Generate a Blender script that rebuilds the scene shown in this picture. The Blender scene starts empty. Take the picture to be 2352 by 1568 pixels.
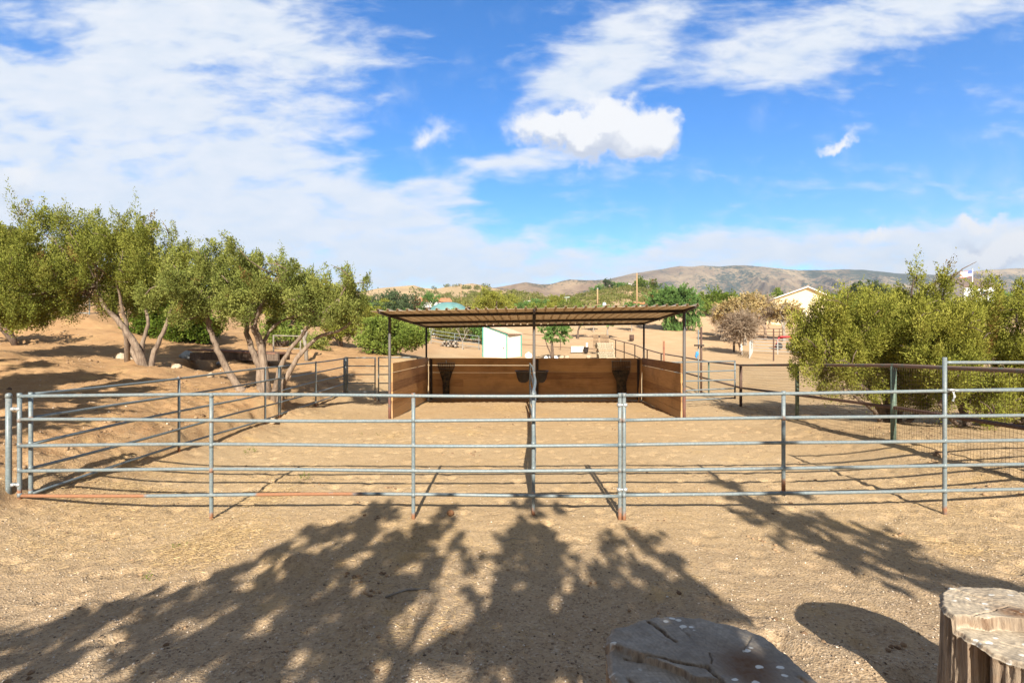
import bpy, math, random
import numpy as np
from mathutils import Vector
random.seed(7); RNG = np.random.default_rng(11)
SC = bpy.context.scene; COL = SC.collection
F = 1111.0; H = 2.2; CX = 1176.0; HY = 784.0      # photo measured on a 2352 x 1568 sheet
SUN_EL = math.radians(31.0); SUN_AZ = math.radians(0.9)   # sun behind the viewer

# ------------------------------------------------------------------ camera
cam = bpy.data.cameras.new('camera'); cam.sensor_width = 36; cam.lens = 17.0
cam.clip_start = 0.05; cam.clip_end = 9000
co = bpy.data.objects.new('camera', cam); co.location = (0, 0, H); co.rotation_euler = (math.pi/2, 0, 0)
COL.objects.link(co); SC.camera = co
SC.view_settings.view_transform = 'Standard'; SC.view_settings.look = 'None'
SC.view_settings.exposure = 1.12; SC.view_settings.gamma = 1.0
SC.cycles.max_bounces = 6; SC.cycles.transparent_max_bounces = 8
SC.cycles.volume_bounces = 0

# ------------------------------------------------------------------ node helpers
class NT:
    def __init__(s, tree): s.t = tree; s.n = tree.nodes; s.l = tree.links
    def node(s, typ, **kw):
        n = s.n.new(typ)
        for k, v in kw.items():
            if k == 'ins':
                for a, b in v.items():
                    if isinstance(b, bpy.types.NodeSocket): s.l.new(b, n.inputs[a])
                    else: n.inputs[a].default_value = b
            else: setattr(n, k, v)
        return n
    def math(s, op, a, b=0.0, c=None, clamp=False):
        n = s.n.new('ShaderNodeMath'); n.operation = op; n.use_clamp = clamp
        for i, v in enumerate((a, b, c)):
            if v is None: continue
            if isinstance(v, bpy.types.NodeSocket): s.l.new(v, n.inputs[i])
            else: n.inputs[i].default_value = v
        return n.outputs[0]
    def mix(s, f, a, b, bt='MIX'):
        n = s.n.new('ShaderNodeMix'); n.data_type = 'RGBA'; n.blend_type = bt
        for k, v in ((0, f), (6, a), (7, b)):
            if isinstance(v, bpy.types.NodeSocket): s.l.new(v, n.inputs[k])
            else: n.inputs[k].default_value = v if k == 0 or len(v) == 4 else (*v, 1)
        return n.outputs[2]
    def noise(s, vec, scale, det=4, rough=.55, dist=0.0, out=0):
        n = s.node('ShaderNodeTexNoise'); n.inputs['Scale'].default_value = scale
        n.inputs['Detail'].default_value = det; n.inputs['Roughness'].default_value = rough
        n.inputs['Distortion'].default_value = dist
        if vec is not None: s.l.new(vec, n.inputs['Vector'])
        return n.outputs[out]
    def rng(s, v, a, b, c=0.0, d=1.0, smooth=False):
        n = s.n.new('ShaderNodeMapRange'); n.clamp = True
        if smooth: n.interpolation_type = 'SMOOTHSTEP'
        s.l.new(v, n.inputs[0])
        for i, x in enumerate((a, b, c, d)): n.inputs[i+1].default_value = x
        return n.outputs[0]
    def scalev(s, vec, sc):
        n = s.n.new('ShaderNodeMapping'); s.l.new(vec, n.inputs[0]); n.inputs['Scale'].default_value = sc
        return n.outputs[0]

# ------------------------------------------------------------------ world: sky and clouds
W = bpy.data.worlds.new("World"); SC.world = W; W.use_nodes = True
w = NT(W.node_tree)
for n in list(w.n): w.n.remove(n)
sky = w.node('ShaderNodeTexSky', sky_type='NISHITA', sun_disc=False, sun_elevation=SUN_EL,
             sun_rotation=math.pi - SUN_AZ, altitude=900, air_density=1.0, dust_density=0.3, ozone_density=2.5)
hsv = w.node('ShaderNodeHueSaturation', ins={'Saturation': 1.36, 'Value': 2.08, 'Hue': .506, 'Color': sky.outputs[0]})
tc = w.node('ShaderNodeTexCoord')
sep = w.node('ShaderNodeSeparateXYZ', ins={0: tc.outputs['Generated']})
yy = w.math('MAXIMUM', w.math('ABSOLUTE', sep.outputs[1]), .08)
u = w.math('DIVIDE', sep.outputs[0], yy); v = w.math('DIVIDE', sep.outputs[2], yy)
uv = w.node('ShaderNodeCombineXYZ', ins={0: u, 1: v}).outputs[0]
nz = w.noise(uv, 3.2, 4, .55, out=1)
nzv = w.node('ShaderNodeVectorMath', operation='SUBTRACT', ins={0: nz, 1: (.5, .5, .5)})
nzs = w.node('ShaderNodeVectorMath', operation='SCALE', ins={0: nzv.outputs[0]}); nzs.inputs['Scale'].default_value = .16
uvd = w.node('ShaderNodeVectorMath', operation='ADD', ins={0: uv, 1: nzs.outputs[0]}).outputs[0]
def blobs(lst, vec):
    acc = None
    for (px, py, rx, ry, rot, wt) in lst:
        m = w.node('ShaderNodeMapping', vector_type='TEXTURE')
        w.l.new(vec, m.inputs[0])
        m.inputs['Location'].default_value = ((px-CX)/F, (HY-py)/F, 0)
        m.inputs['Rotation'].default_value = (0, 0, math.radians(rot))
        m.inputs['Scale'].default_value = (rx/F, ry/F, 1)
        g = w.node('ShaderNodeTexGradient', gradient_type='SPHERICAL'); w.l.new(m.outputs[0], g.inputs[0])
        acc = w.math('MULTIPLY_ADD', g.outputs[1], wt, acc if acc is not None else 0.0)
    return acc
sheet = [(150, 250, 700, 420, -10, 1.3), (520, 60, 480, 200, -8, 1.25), (300, 480, 820, 210, -4, 1.25),
         (640, 210, 330, 170, -20, .45), (820, 520, 560, 110, -4, 1.2), (1000, 600, 700, 90, -1, 1.1), (560, 380, 420, 190, -20, .6),
         (60, 360, 110, 60, 0, -.75), (70, 95, 200, 50, -8, -.55), (830, 690, 600, 110, 0, .8),
         (1400, 110, 330, 100, 36, 1.05), (1700, 90, 620, 120, 8, .95), (2100, 60, 560, 110, 12, .85), (1330, 185, 180, 50, 25, .6),
         (1150, 390, 290, 45, 14, 1.15), (1010, 450, 110, 34, 0, .9), (1545, 368, 60, 20, 0, .6),
         (1660, 420, 130, 26, 0, .55), (960, 75, 120, 24, 0, .4), (870, 235, 80, 40, 20, .5),
         (1800, 575, 900, 62, 1, 1.15), (2250, 590, 420, 120, 0, 1.5), (1600, 610, 900, 62, 0, .8),
         (2010, 530, 200, 45, 0, .8), (1850, 500, 260, 24, 2, .6), (2330, 470, 160, 36, 0, .6), (-700, 250, 900, 500, 0, 1.2), (3100, 400, 700, 300, 0, 1.0)]
cum = [(1400, 258, 130, 52, 6, 1.2), (1560, 268, 60, 30, 0, 1.0), (1915, 340, 78, 17, 12, 1.25), (1350, 305, 215, 62, 4, 1.9), (1490, 280, 115, 78, 0, 1.6), (1270, 285, 150, 66, 6, 1.4), (1430, 335, 170, 45, 5, 1.2),
       (995, 300, 62, 46, 10, 1.1), (2250, 508, 90, 30, 0, 2.0), (2120, 605, 170, 36, 0, 1.2), (60, 430, 150, 60, 0, .9), (40, 395, 60, 35, 0, .7), (2330, 575, 150, 60, 0, 2.4), (2010, 535, 100, 26, 0, 1.3)]
nzc = w.noise(uv, 9.0, 6, .62, out=1)
nzc1 = w.node('ShaderNodeVectorMath', operation='SUBTRACT', ins={0: nzc, 1: (.5, .5, .5)}).outputs[0]
nzc2 = w.node('ShaderNodeVectorMath', operation='SCALE', ins={0: nzc1}); nzc2.inputs['Scale'].default_value = .17
uvc = w.node('ShaderNodeVectorMath', operation='ADD', ins={0: uv, 1: nzc2.outputs[0]}).outputs[0]
cA = w.math('MINIMUM', blobs(sheet, uvd), 1.2); cBr = w.math('MULTIPLY', blobs(cum, uvc), .6); cB = w.math('MINIMUM', cBr, .95)
# unseen dim grey cloud added overhead and behind, to mute and neutralise fill light
back = w.math('MAXIMUM', w.rng(sep.outputs[1], .1, -.25), w.rng(sep.outputs[2], .62, .8))
cA = w.math('MULTIPLY_ADD', back, 1.6, cA)
m1 = w.node('ShaderNodeMapping', ins={0: uv}); m1.inputs['Rotation'].default_value = (0, 0, math.radians(-18)); m1.inputs['Scale'].default_value = (2.2, 6.5, 1)
n1 = w.noise(m1.outputs[0], 1.5, 8, .6, .5)
n2 = w.noise(uv, 7.0, 7, .58, .2)
m3 = w.node('ShaderNodeMapping', ins={0: uv}); m3.inputs['Scale'].default_value = (9, 24, 1); m3.inputs['Rotation'].default_value = (0, 0, math.radians(8))
n3 = w.noise(m3.outputs[0], 1.3, 4, .55, .3)
dA = w.math('ADD', w.math('MULTIPLY', cA, .76), w.math('MULTIPLY', w.math('SUBTRACT', n1, .5), 2.1))
dA = w.math('ADD', dA, w.math('MULTIPLY', w.math('SUBTRACT', n3, .5), 1.1))
aA = w.rng(dA, .02, .95, 0, .92, True)
dB = w.math('ADD', cB, w.math('MULTIPLY', w.math('SUBTRACT', n2, .5), 1.3))
aB = w.rng(dB, .02, .85, 0, 1.0, True)
alpha = w.math('SUBTRACT', 1.0, w.math('MULTIPLY', w.math('SUBTRACT', 1.0, aA), w.math('SUBTRACT', 1.0, aB)))
# cumulus undersides are greyer, tops white
m4 = w.node('ShaderNodeMapping', ins={0: uvc}); m4.inputs['Location'].default_value = (0, .045, 0)
under = w.math('SUBTRACT', w.math('MULTIPLY', blobs(cum, m4.outputs[0]), .6), cBr)
sh = w.rng(w.math('ADD', under, w.math('MULTIPLY', w.math('SUBTRACT', n2, .5), .9)), -.2, .4, 0, 1)
ccol = w.mix(sh, (8.2, 8.3, 8.5), (5.2, 5.7, 6.8))
thin = w.rng(n3, .35, .7, 0, 1)
ccol2 = w.mix(thin, (6.8, 7.4, 8.1), (7.9, 8.1, 8.4))
fin = w.mix(aB, ccol2, ccol)
fin = w.mix(back, fin, (2.1, 2.15, 2.3))
skyc = w.mix(alpha, hsv.outputs[0], fin)
bg = w.node('ShaderNodeBackground', ins={'Color': skyc, 'Strength': .056})
out = w.node('ShaderNodeOutputWorld', ins={0: bg.outputs[0]})

sl = bpy.data.lights.new('sun', 'SUN'); sl.energy = 5.0; sl.angle = math.radians(.55); sl.color = (1, .93, .82)
so = bpy.data.objects.new('sun', sl); COL.objects.link(so)
sdir = Vector((math.sin(SUN_AZ)*math.cos(SUN_EL), -math.cos(SUN_AZ)*math.cos(SUN_EL), math.sin(SUN_EL)))
so.rotation_euler = sdir.to_track_quat('Z', 'Y').to_euler(); so.location = sdir*50

# ------------------------------------------------------------------ numeric noise
def vnoise(x, y, seed=0):
    xi = np.floor(x); yi = np.floor(y); fx = x-xi; fy = y-yi
    fx = fx*fx*(3-2*fx); fy = fy*fy*(3-2*fy)
    def h(a, b):
        q = np.sin(a*127.1+b*311.7+seed*74.7)*43758.5453
        return q-np.floor(q)
    return (h(xi, yi)*(1-fx)+h(xi+1, yi)*fx)*(1-fy)+(h(xi, yi+1)*(1-fx)+h(xi+1, yi+1)*fx)*fy
def fbm(x, y, o=4, seed=0, g=.5):
    a = 1.0; t = 0; s = 0
    for i in range(o):
        t = t+a*(vnoise(x, y, seed+i)-.5); s += a; a *= g; x = x*2.03+13.1; y = y*2.03+7.7
    return t/s*2

# ------------------------------------------------------------------ terrain height
CP = []
def P(x, y, z): CP.append((x, y, z))
for x in (-6, -2, 2, 6):
    P(x, -25, .4); P(x, -8, .32); P(x, 0, .3); P(x, 2.4, .28); P(x, 3.4, .13)
for x in (-3.5, 0, 3.5): P(x, 4.8, .02)
P(-5.5, 4.6, .12); P(5.5, 4.8, .1); P(-14, 0, .8); P(14, 0, .5); P(-30, -10, 2); P(30, -10, .6)
for y in (6.0, 7.8, 10.5, 13.5, 16.5, 19, 21.5):
    for x in (-4.2, -1.5, 1.5, 4.2): P(x, y, -.05 if y > 16 else 0)
for y, z in ((6, .17), (8, .09), (10, .07), (12.5, .08), (15, .12), (17.6, .25)): P(-5.9, y, z)
for y, z in ((5.5, .7), (7, .62), (9, .66), (11, .62), (13, .7), (15, .62), (17.6, .62)): P(-7.25, y, z)
for a in [(6.4, 6, .12), (6.4, 9, .12), (6.4, 12.5, .05), (6.4, 17, -.04), (7.0, 6.5, .33), (7.13, 9.04, .35), (7.46, 12.65, .2),
          (7.9, 16.7, -.04), (8.8, 22, -.1), (8.77, 24.8, 0), (8.75, 31, .25), (8.7, 37, .7), (8.7, 40, .87), (8.8, 44.6, 1.16),
          (9.1, 11.5, .25), (13, 11, .4), (10, 6.5, .5), (12, 17, .0), (14, 26, .05), (22, 34, .4), (23, 44, .75), (24, 50, 1.1), (30, 55, 1.8),
          (14, 38, .6), (16, 48, 1.1), (0, 24, .0), (4, 24, -.05), (-3.5, 22, .25), (0, 30, .35), (4, 30, .35), (-2, 36, .75), (0, 42, .84), (4, 42, .95), (0, 50, 1.45), (5, 53, 1.7),
          (10, 63, 2.7), (0, 65, 2.7), (20, 65, 3.2), (20, 90, 6.6), (38, 100, 9.3), (34, 92, 7.2), (0, 100, 6.4), (-12, 80, 4.6), (47, 100, 6.3), (60, 80, 4.9), (45, 70, 3.6), (30, 72, 3.8),
          (-6.1, 26, 1.45), (-8, 20, .95), (-9.5, 26, 1.7), (-7.4, 22, 1.15), (-5.5, 40, 1.1), (-4.8, 50, 1.75), (-14, 40, 2.6), (-9, 33, 1.7), (-9, 40, 1.8), (-10, 60, 3.0),
          (-11.7, 15.5, 1.14), (-6.95, 13, .75), (-13.4, 14, 1.37), (-21.3, 24, 3.5), (-23.3, 22, 2.7), (-17.8, 24, 2.6), (-20, 19, 2.1), (-17, 18.5, 1.75), (-12.5, 18, 1.35), (-15, 21.5, 1.62), (-12, 24, 1.65),
          (-9, 17, .9), (-11, 10, .95), (-14, 8, 1.3), (-9, 7, .8), (-30, 15, 3.2), (-34, 30, 4.3), (-26, 32, 3.8), (-18, 33, 3.0), (-45, 45, 7.5), (-60, 50, 11.5), (-32, 45, 5.5), (-40, 70, 9),
          (-100, 150, 16), (0, 150, 11.5), (100, 150, 12), (-300, 260, 26), (0, 260, 14), (200, 250, 15), (0, 600, 12), (-600, 600, 20), (600, 600, 15),
          (0, 3500, 10), (-3500, 3500, 10), (3500, 3500, 10), (0, -200, 1), (-300, -100, 6), (300, -100, 2), (150, 60, 5), (80, 40, 1.8), (60, 15, .8), (-80, 20, 9), (1200, 600, 15), (-1200, 600, 20)]: P(*a)
CP = np.array(CP)
def warp(x, y):
    r = np.sqrt(x*x+(y+4)**2)+8
    L = np.log(r)
    return x/r*3.0+0*L, (y+4)/r*3.0, L*2.4
def kern(a, b):
    d = sum((p[:, None]-q[None, :])**2 for p, q in zip(a, b)); return np.sqrt(d+.0016)
wc = warp(CP[:, 0], CP[:, 1]); n_ = len(CP)
A = np.zeros((n_+1, n_+1)); A[:n_, :n_] = kern(wc, wc)-np.eye(n_)*.0; A[:n_, n_] = 1; A[n_, :n_] = 1
SOL = np.linalg.solve(A, np.append(CP[:, 2], 0))
def sstep(a, b, x):
    t = np.clip((x-a)/(b-a), 0, 1); return t*t*(3-2*t)
def segdist(x, y, ax, ay, bx, by):
    t = np.clip(((x-ax)*(bx-ax)+(y-ay)*(by-ay))/((bx-ax)**2+(by-ay)**2), 0, 1)
    return np.hypot(x-ax-t*(bx-ax), y-ay-t*(by-ay))
LUMP = [(-2.05, 4.62, .17, .12), (.35, 2.95, .1, .05), (1.9, 3.5, .12, .04), (-1.1, 3.6, .1, .04)]
def gz(x, y, detail=True):
    x = np.atleast_1d(np.asarray(x, float)); y = np.atleast_1d(np.asarray(y, float)); out = np.empty(len(x))
    for i in range(0, len(x), 20000):
        k = kern(warp(x[i:i+20000], y[i:i+20000]), wc); out[i:i+20000] = k@SOL[:n_]+SOL[n_]
    if detail:
        near = 1-sstep(25, 60, np.hypot(x, y))
        pad = ((x > -5.9) & (x < 6.6) & (y > 5)).astype(float)
        rough = .35+.65*sstep(-6.0, -7.0, x)+.5*sstep(6.3, 7.2, x)
        out += near*(.05*fbm(x*.7, y*.7, 3, 3)*rough+.022*fbm(x*3.1, y*3.1, 3, 9)*rough+.008*fbm(x*11, y*11, 2, 19))
        # hoof prints
        for sc_, sd_ in ((.62, 1), (.43, 2), (1.1, 3)):
            cx_ = np.floor(x/sc_); cy_ = np.floor(y/sc_)
            for dx_ in (-1, 0, 1):
                for dy_ in (-1, 0, 1):
                    a_ = cx_+dx_; b_ = cy_+dy_; h1 = np.sin(a_*127.1+b_*311.7+sd_*9.1)*43758.54; h1 -= np.floor(h1); h2 = np.sin(a_*269.5+b_*183.3+sd_*3.7)*43758.54; h2 -= np.floor(h2)
                    q2 = ((x-(a_+.15+.7*h1)*sc_)**2+((y-(b_+.15+.7*h2)*sc_)*.85)**2)/(.062+.03*h2)**2
                    out += near*np.where(h1*h2*7 % 1 > .45, 1, 0)*(-.028*np.exp(-q2**1.6)+.011*np.exp(-(np.sqrt(q2)-1.35)**2*9))
        # trampled dimples
        out += near*.012*np.clip(fbm(x*6, y*6, 2, 40)-.15, 0, 1)*-2.0
        # cut bank left of the pen
        edge = -6.35-.35*fbm(y*.9, y*0+3, 3, 5)-.1*fbm(y*4, y*0, 2, 8)
        inb = sstep(4.8, 5.8, y)*(1-sstep(15.5, 17.5, y))
        out += inb*(.13*sstep(edge+.1, edge-.12, x)-.1*sstep(edge-.1, edge-1.0, x)*0)
        out += inb*(.11*np.abs(fbm(x*2.0, y*2.0, 4, 31, .6))+.035*fbm(x*7, y*7, 3, 33))*sstep(edge+.1, edge-.3, x)
        # mounds and hummocks on the left slope
        lf = sstep(-7, -10, x)*sstep(60, 30, y)*sstep(4, 8, y)
        out += lf*(.24*fbm(x*.45, y*.45, 3, 51)+.13*np.abs(fbm(x*1.5, y*1.2, 4, 53, .6))+.04*fbm(x*6, y*6, 3, 57))
        # ditch below the footbridge
        out -= 1.0*np.exp(-(segdist(x, y, -12.9, 21.4, -11.9, 17.2)/.75)**4)*sstep(17.3, 19.0, y)
        # low eroded lip beside the stumps
        d = segdist(x, y, 1.62, 3.55, 2.25, 2.9)
        out += .07*np.exp(-(d/.17)**2)*sstep(0, .5, .5+fbm(x*5, y*5, 2, 77))
        # ramp of sand on the right
        far = sstep(20, 60, y)
        out += far*(.25*fbm(x*.09, y*.09, 3, 61))*sstep(40, 90, y)
        for (lx, ly, lr, lh) in LUMP:
            out += lh*np.exp(-(((x-lx)**2+(y-ly)**2)/lr**2)**1.3)
    return out
def G(x, y): return float(gz([x], [y])[0])
def at(px, py, Y): return Vector(((px-CX)/F*Y, Y, H-(py-HY)/F*Y))
def gpx(px, Y):
    x = (px-CX)/F*Y; return Vector((x, Y, G(x, Y)))

# ------------------------------------------------------------------ object helpers
def tag(o, label=None, cat=None, group=None, kind=None):
    if label: o['label'] = label
    if cat: o['category'] = cat
    if group: o['group'] = group
    if kind: o['kind'] = kind
    return o
def thing(name, label, cat, loc, group=None, rz=0):
    o = bpy.data.objects.new(name, None); COL.objects.link(o); o.empty_display_size = .2
    o.location = loc; o.rotation_euler = (0, 0, rz)
    return tag(o, label, cat, group)
def link(name, me, mat, parent=None, world=True):
    o = bpy.data.objects.new(name, me); COL.objects.link(o)
    if mat: me.materials.append(mat)
    if parent is not None:
        o.parent = parent
        if world:   # mesh given in world coordinates: keep it there
            from mathutils import Matrix
            m = Matrix.Translation(parent.location) @ parent.rotation_euler.to_matrix().to_4x4()
            if parent.parent is not None: m = Matrix.Identity(4)
            me.transform(m.inverted()) if parent.parent is None else None
    return o
def copy_tree(o, parent=None):
    c = o.copy(); COL.objects.link(c)
    if parent is not None: c.parent = parent
    for ch in [q for q in COL.objects if q.parent == o]: copy_tree(ch, c)
    return c
class MB:
    def __init__(s): s.v = []; s.f = []; s.a = []
    def add(s, vs, fs, a=0.0):
        b = len(s.v); s.v += [tuple(p) for p in vs]
        s.a += (list(a) if hasattr(a, '__len__') else [a]*len(vs)); s.f += [tuple(b+i for i in f) for f in fs]
    def tube(s, pts, r, n=10, a=0.0, cap=True):
        pts = [Vector(p) for p in pts]; m = len(pts)
        rs = r if hasattr(r, '__len__') else [r]*m
        as_ = a if hasattr(a, '__len__') else [a]*m
        vs = []; av = []; up = None
        for i, p in enumerate(pts):
            t = (pts[min(i+1, m-1)]-pts[max(i-1, 0)]).normalized()
            if up is None:
                up = Vector((0, 0, 1)) if abs(t.z) < .9 else Vector((1, 0, 0))
            e1 = t.cross(up).normalized(); e2 = t.cross(e1).normalized(); up = -e2 if abs(t.dot(up)) < .99 else up
            up = e1.cross(t)
            for k in range(n):
                th = 2*math.pi*k/n; vs.append(p+(e1*math.cos(th)+up*math.sin(th))*rs[i]); av.append(as_[i])
        fs = [(i*n+k, i*n+(k+1) % n, (i+1)*n+(k+1) % n, (i+1)*n+k) for i in range(m-1) for k in range(n)]
        if cap: fs += [tuple(range(n))[::-1], tuple((m-1)*n+k for k in range(n))]
        s.add(vs, fs, av)
    def box(s, c, d, rz=0.0, a=0.0, rx=0.0, ry=0.0):
        from mathutils import Euler
        R = Euler((rx, ry, rz)).to_matrix(); c = Vector(c); vs = []
        for z in (-1, 1):
            for x, y in ((-1, -1), (1, -1), (1, 1), (-1, 1)):
                vs.append(c+R@Vector((x*d[0]/2, y*d[1]/2, z*d[2]/2)))
        s.add(vs, [(3, 2, 1, 0), (4, 5, 6, 7), (0, 1, 5, 4), (1, 2, 6, 5), (2, 3, 7, 6), (3, 0, 4, 7)], a)
    def quadbox(s, p, a=0.0):   # eight points, bottom four then top four
        s.add(p, [(3, 2, 1, 0), (4, 5, 6, 7), (0, 1, 5, 4), (1, 2, 6, 5), (2, 3, 7, 6), (3, 0, 4, 7)], a)
    def lathe(s, prof, c, n=20, a=0.0, squash=1.0, rz=0):
        vs = []; c = Vector(c)
        for r, z in prof:
            for k in range(n):
                th = 2*math.pi*k/n+rz; vs.append(c+Vector((r*math.cos(th), r*math.sin(th)*squash, z)))
        m = len(prof)
        fs = [(i*n+k, i*n+(k+1) % n, (i+1)*n+(k+1) % n, (i+1)*n+k) for i in range(m-1) for k in range(n)]
        fs += [tuple(range(n))[::-1], tuple((m-1)*n+k for k in range(n))]
        s.add(vs, fs, a)
    def mesh(s, name, smooth=False):
        me = bpy.data.meshes.new(name); me.from_pydata(s.v, [], s.f); me.update()
        at_ = me.attributes.new('v', 'FLOAT', 'POINT'); at_.data.foreach_set('value', np.array(s.a, dtype=np.float32))
        if smooth: me.polygons.foreach_set('use_smooth', [True]*len(me.polygons))
        return me
    def build(s, name, mat, parent=None, smooth=False, world=True):
        return link(name, s.mesh(name, smooth), mat, parent, world)
def rock_mesh(MBo, c, r, seed, sq=.7, n=10, m=7, a=0.0):
    rnd = random.Random(seed); ph = [rnd.uniform(0, 6.3) for _ in range(6)]
    vs = []; fs = []
    for i in range(m+1):
        th = math.pi*i/m
        for k in range(n):
            f = 2*math.pi*k/n
            q = 1+.16*math.sin(2*f+ph[0]+th)+.12*math.sin(3*f+ph[1])*math.sin(th)+.12*math.cos(2*th+ph[2])+.08*math.sin(5*f+ph[3]+3*th)
            vs.append((c[0]+r*q*math.sin(th)*math.cos(f), c[1]+r*q*.85*math.sin(th)*math.sin(f), c[2]+r*sq*q*math.cos(th)))
    fs = [(i*n+k, (i+1)*n+k, (i+1)*n+(k+1) % n, i*n+(k+1) % n) for i in range(m) for k in range(n)]
    MBo.add(vs, fs, a)

# ------------------------------------------------------------------ materials
def mat(name): 
    m = bpy.data.materials.new(name); m.use_nodes = True; t = NT(m.node_tree)
    b = t.n['Principled BSDF']; b.inputs['Specular IOR Level'].default_value = .3
    return m, t, b
def simple(name, c, rough=.7, metal=0.0, var=.25, scale=6, bump=0.0):
    m, t, b = mat(name); o = t.node('ShaderNodeTexCoord').outputs['Object']
    n = t.noise(o, scale, 5, .6); col = t.mix(t.rng(n, .3, .7), tuple(x*(1-var) for x in c), tuple(min(1, x*(1+var)) for x in c))
    t.l.new(col, b.inputs['Base Color']); b.inputs['Roughness'].default_value = rough; b.inputs['Metallic'].default_value = metal
    if bump:
        bn = t.node('ShaderNodeBump', ins={'Height': n, 'Strength': bump, 'Distance': .02}); t.l.new(bn.outputs[0], b.inputs['Normal'])
    return m
def mat_pipe(name, c, rustc=(.20, .095, .05), base_rust=.0, rough=.45, metal=.12):
    m, t, b = mat(name); g = t.node('ShaderNodeNewGeometry').outputs['Position']
    at_ = t.node('ShaderNodeAttribute', attribute_name='v').outputs['Fac']
    n = t.noise(g, 5, 6, .65); n2 = t.noise(g, 38, 3, .6)
    mask = t.rng(t.math('ADD', t.math('ADD', at_, base_rust), t.math('MULTIPLY', t.math('SUBTRACT', n, .5), 1.1)), .45, .6)
    dirt = t.rng(n2, .35, .75); c2 = tuple(x*.66 for x in c)
    col = t.mix(t.rng(n, .35, .7), c, (c[0]*.95+.05, c[1]*.8+.04, c[2]*.72+.03)); col = t.mix(dirt, col, c2); spots = t.rng(t.noise(g, 22, 2), .70, .74); col = t.mix(spots, col, tuple(min(1, x*1.5) for x in c))
    rc = t.mix(n2, rustc, tuple(x*1.7 for x in rustc)); col = t.mix(mask, col, rc)
    t.l.new(col, b.inputs['Base Color'])
    t.l.new(t.rng(mask, 0, 1, rough, .85), b.inputs['Roughness']); t.l.new(t.rng(mask, 0, 1, metal, 0), b.inputs['Metallic'])
    bn = t.node('ShaderNodeBump', ins={'Height': n2, 'Strength': .15, 'Distance': .004}); t.l.new(bn.outputs[0], b.inputs['Normal'])
    return m
M = {}
M['pipe'] = mat_pipe('pale_blue_pipe', (.20, .25, .265))
M['shelter_post'] = mat_pipe('shelter_post', (.11, .105, .10), rustc=(.12, .055, .04), base_rust=.1, rough=.6)
M['white_pipe'] = mat_pipe('white_pipe', (.5, .55, .55))
M['pipe_dark'] = mat_pipe('weathered_pipe', (.20, .24, .25), base_rust=.12)
M['brown_pipe'] = mat_pipe('brown_pipe', (.10, .055, .04), rustc=(.16, .07, .045), base_rust=.1, rough=.6, metal=.1)
M['green_pipe'] = mat_pipe('green_pipe', (.12, .19, .15), rustc=(.14, .10, .06), base_rust=.05, rough=.6, metal=.1)
M['patchy_pipe'] = mat_pipe('patchy_pipe', (.12, .19, .15), rustc=(.15, .10, .075), base_rust=.60, rough=.65, metal=.1)
M['zinc'] = simple('zinc', (.5, .52, .52), .4, .6, .2, 40)
M['wire'] = simple('wire', (.16, .11, .08), .6, .4, .2, 10)
M['dark_steel'] = mat_pipe('dark_steel', (.035, .025, .022), rustc=(.10, .045, .03), base_rust=.05, rough=.6, metal=.2)
def mat_foliage(name, ca, cb, cc, trans=.22):
    m, t, b = mat(name); o = t.node('ShaderNodeNewGeometry').outputs['Position']
    a = t.node('ShaderNodeAttribute', attribute_name='v').outputs['Fac']
    n = t.noise(o, 1.3, 3, .6)
    col = t.mix(t.rng(n, .35, .65), ca, cb); col = t.mix(t.rng(a, .45, 1.0, 0, .8), col, cc)
    col = t.mix(t.rng(a, .035, .0), col, (.22, .11, .045))
    d = t.node('ShaderNodeBsdfDiffuse', ins={'Color': col}); tr = t.node('ShaderNodeBsdfTranslucent', ins={'Color': col})
    mx = t.node('ShaderNodeMixShader', ins={0: trans, 1: d.outputs[0], 2: tr.outputs[0]})
    t.l.new(mx.outputs[0], t.n['Material Output'].inputs[0]); t.n.remove(b)
    return m
M['juniper'] = mat_foliage('juniper_leaf', (.17, .19, .033), (.285, .285, .05), (.48, .44, .10))
M['juniper_b'] = mat_foliage('juniper_leaf_grey', (.14, .17, .042), (.235, .255, .06), (.42, .42, .13))
M['juniper_a'] = mat_foliage('juniper_leaf_green', (.14, .165, .032), (.24, .255, .048), (.44, .42, .10))
M['hedge'] = mat_foliage('hedge_leaf', (.08, .125, .018), (.12, .175, .025), (.22, .26, .04))
M['lime'] = mat_foliage('lime_leaf', (.13, .19, .035), (.20, .25, .05), (.30, .33, .08))
M['pepper'] = mat_foliage('pepper_leaf', (.10, .19, .05), (.15, .26, .07), (.22, .33, .10))
M['orange_leaf'] = mat_foliage('orange_leaf', (.40, .29, .12), (.47, .36, .17), (.38, .34, .19))
M['brown_twigs'] = mat_foliage('brown_twigs', (.27, .20, .14), (.34, .26, .18), (.42, .34, .25))
M['dark_tree'] = mat_foliage('dark_tree_leaf', (.055, .08, .035), (.085, .12, .055), (.15, .18, .09))
M['scrub'] = mat_foliage('scrub_leaf', (.14, .16, .04), (.20, .205, .06), (.30, .28, .10))
def mat_bark(name, ca, cb):
    m, t, b = mat(name); o = t.node('ShaderNodeNewGeometry').outputs['Position']
    s = t.scalev(o, (14, 14, 2.2)); n = t.noise(s, 1.6, 7, .7, .6); n2 = t.noise(o, 2.2, 3)
    col = t.mix(t.rng(n, .3, .7), ca, cb); col = t.mix(t.rng(n2, .45, .7, 0, .6), col, tuple(x*.45 for x in ca))
    t.l.new(col, b.inputs['Base Color']); b.inputs['Roughness'].default_value = .95
    bn = t.node('ShaderNodeBump', ins={'Height': n, 'Strength': .9, 'Distance': .03}); t.l.new(bn.outputs[0], b.inputs['Normal'])
    return m
M['bark'] = mat_bark('juniper_bark', (.13, .085, .06), (.38, .295, .215))
M['bark_dark'] = mat_bark('dark_bark', (.09, .06, .045), (.20, .15, .11))
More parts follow.
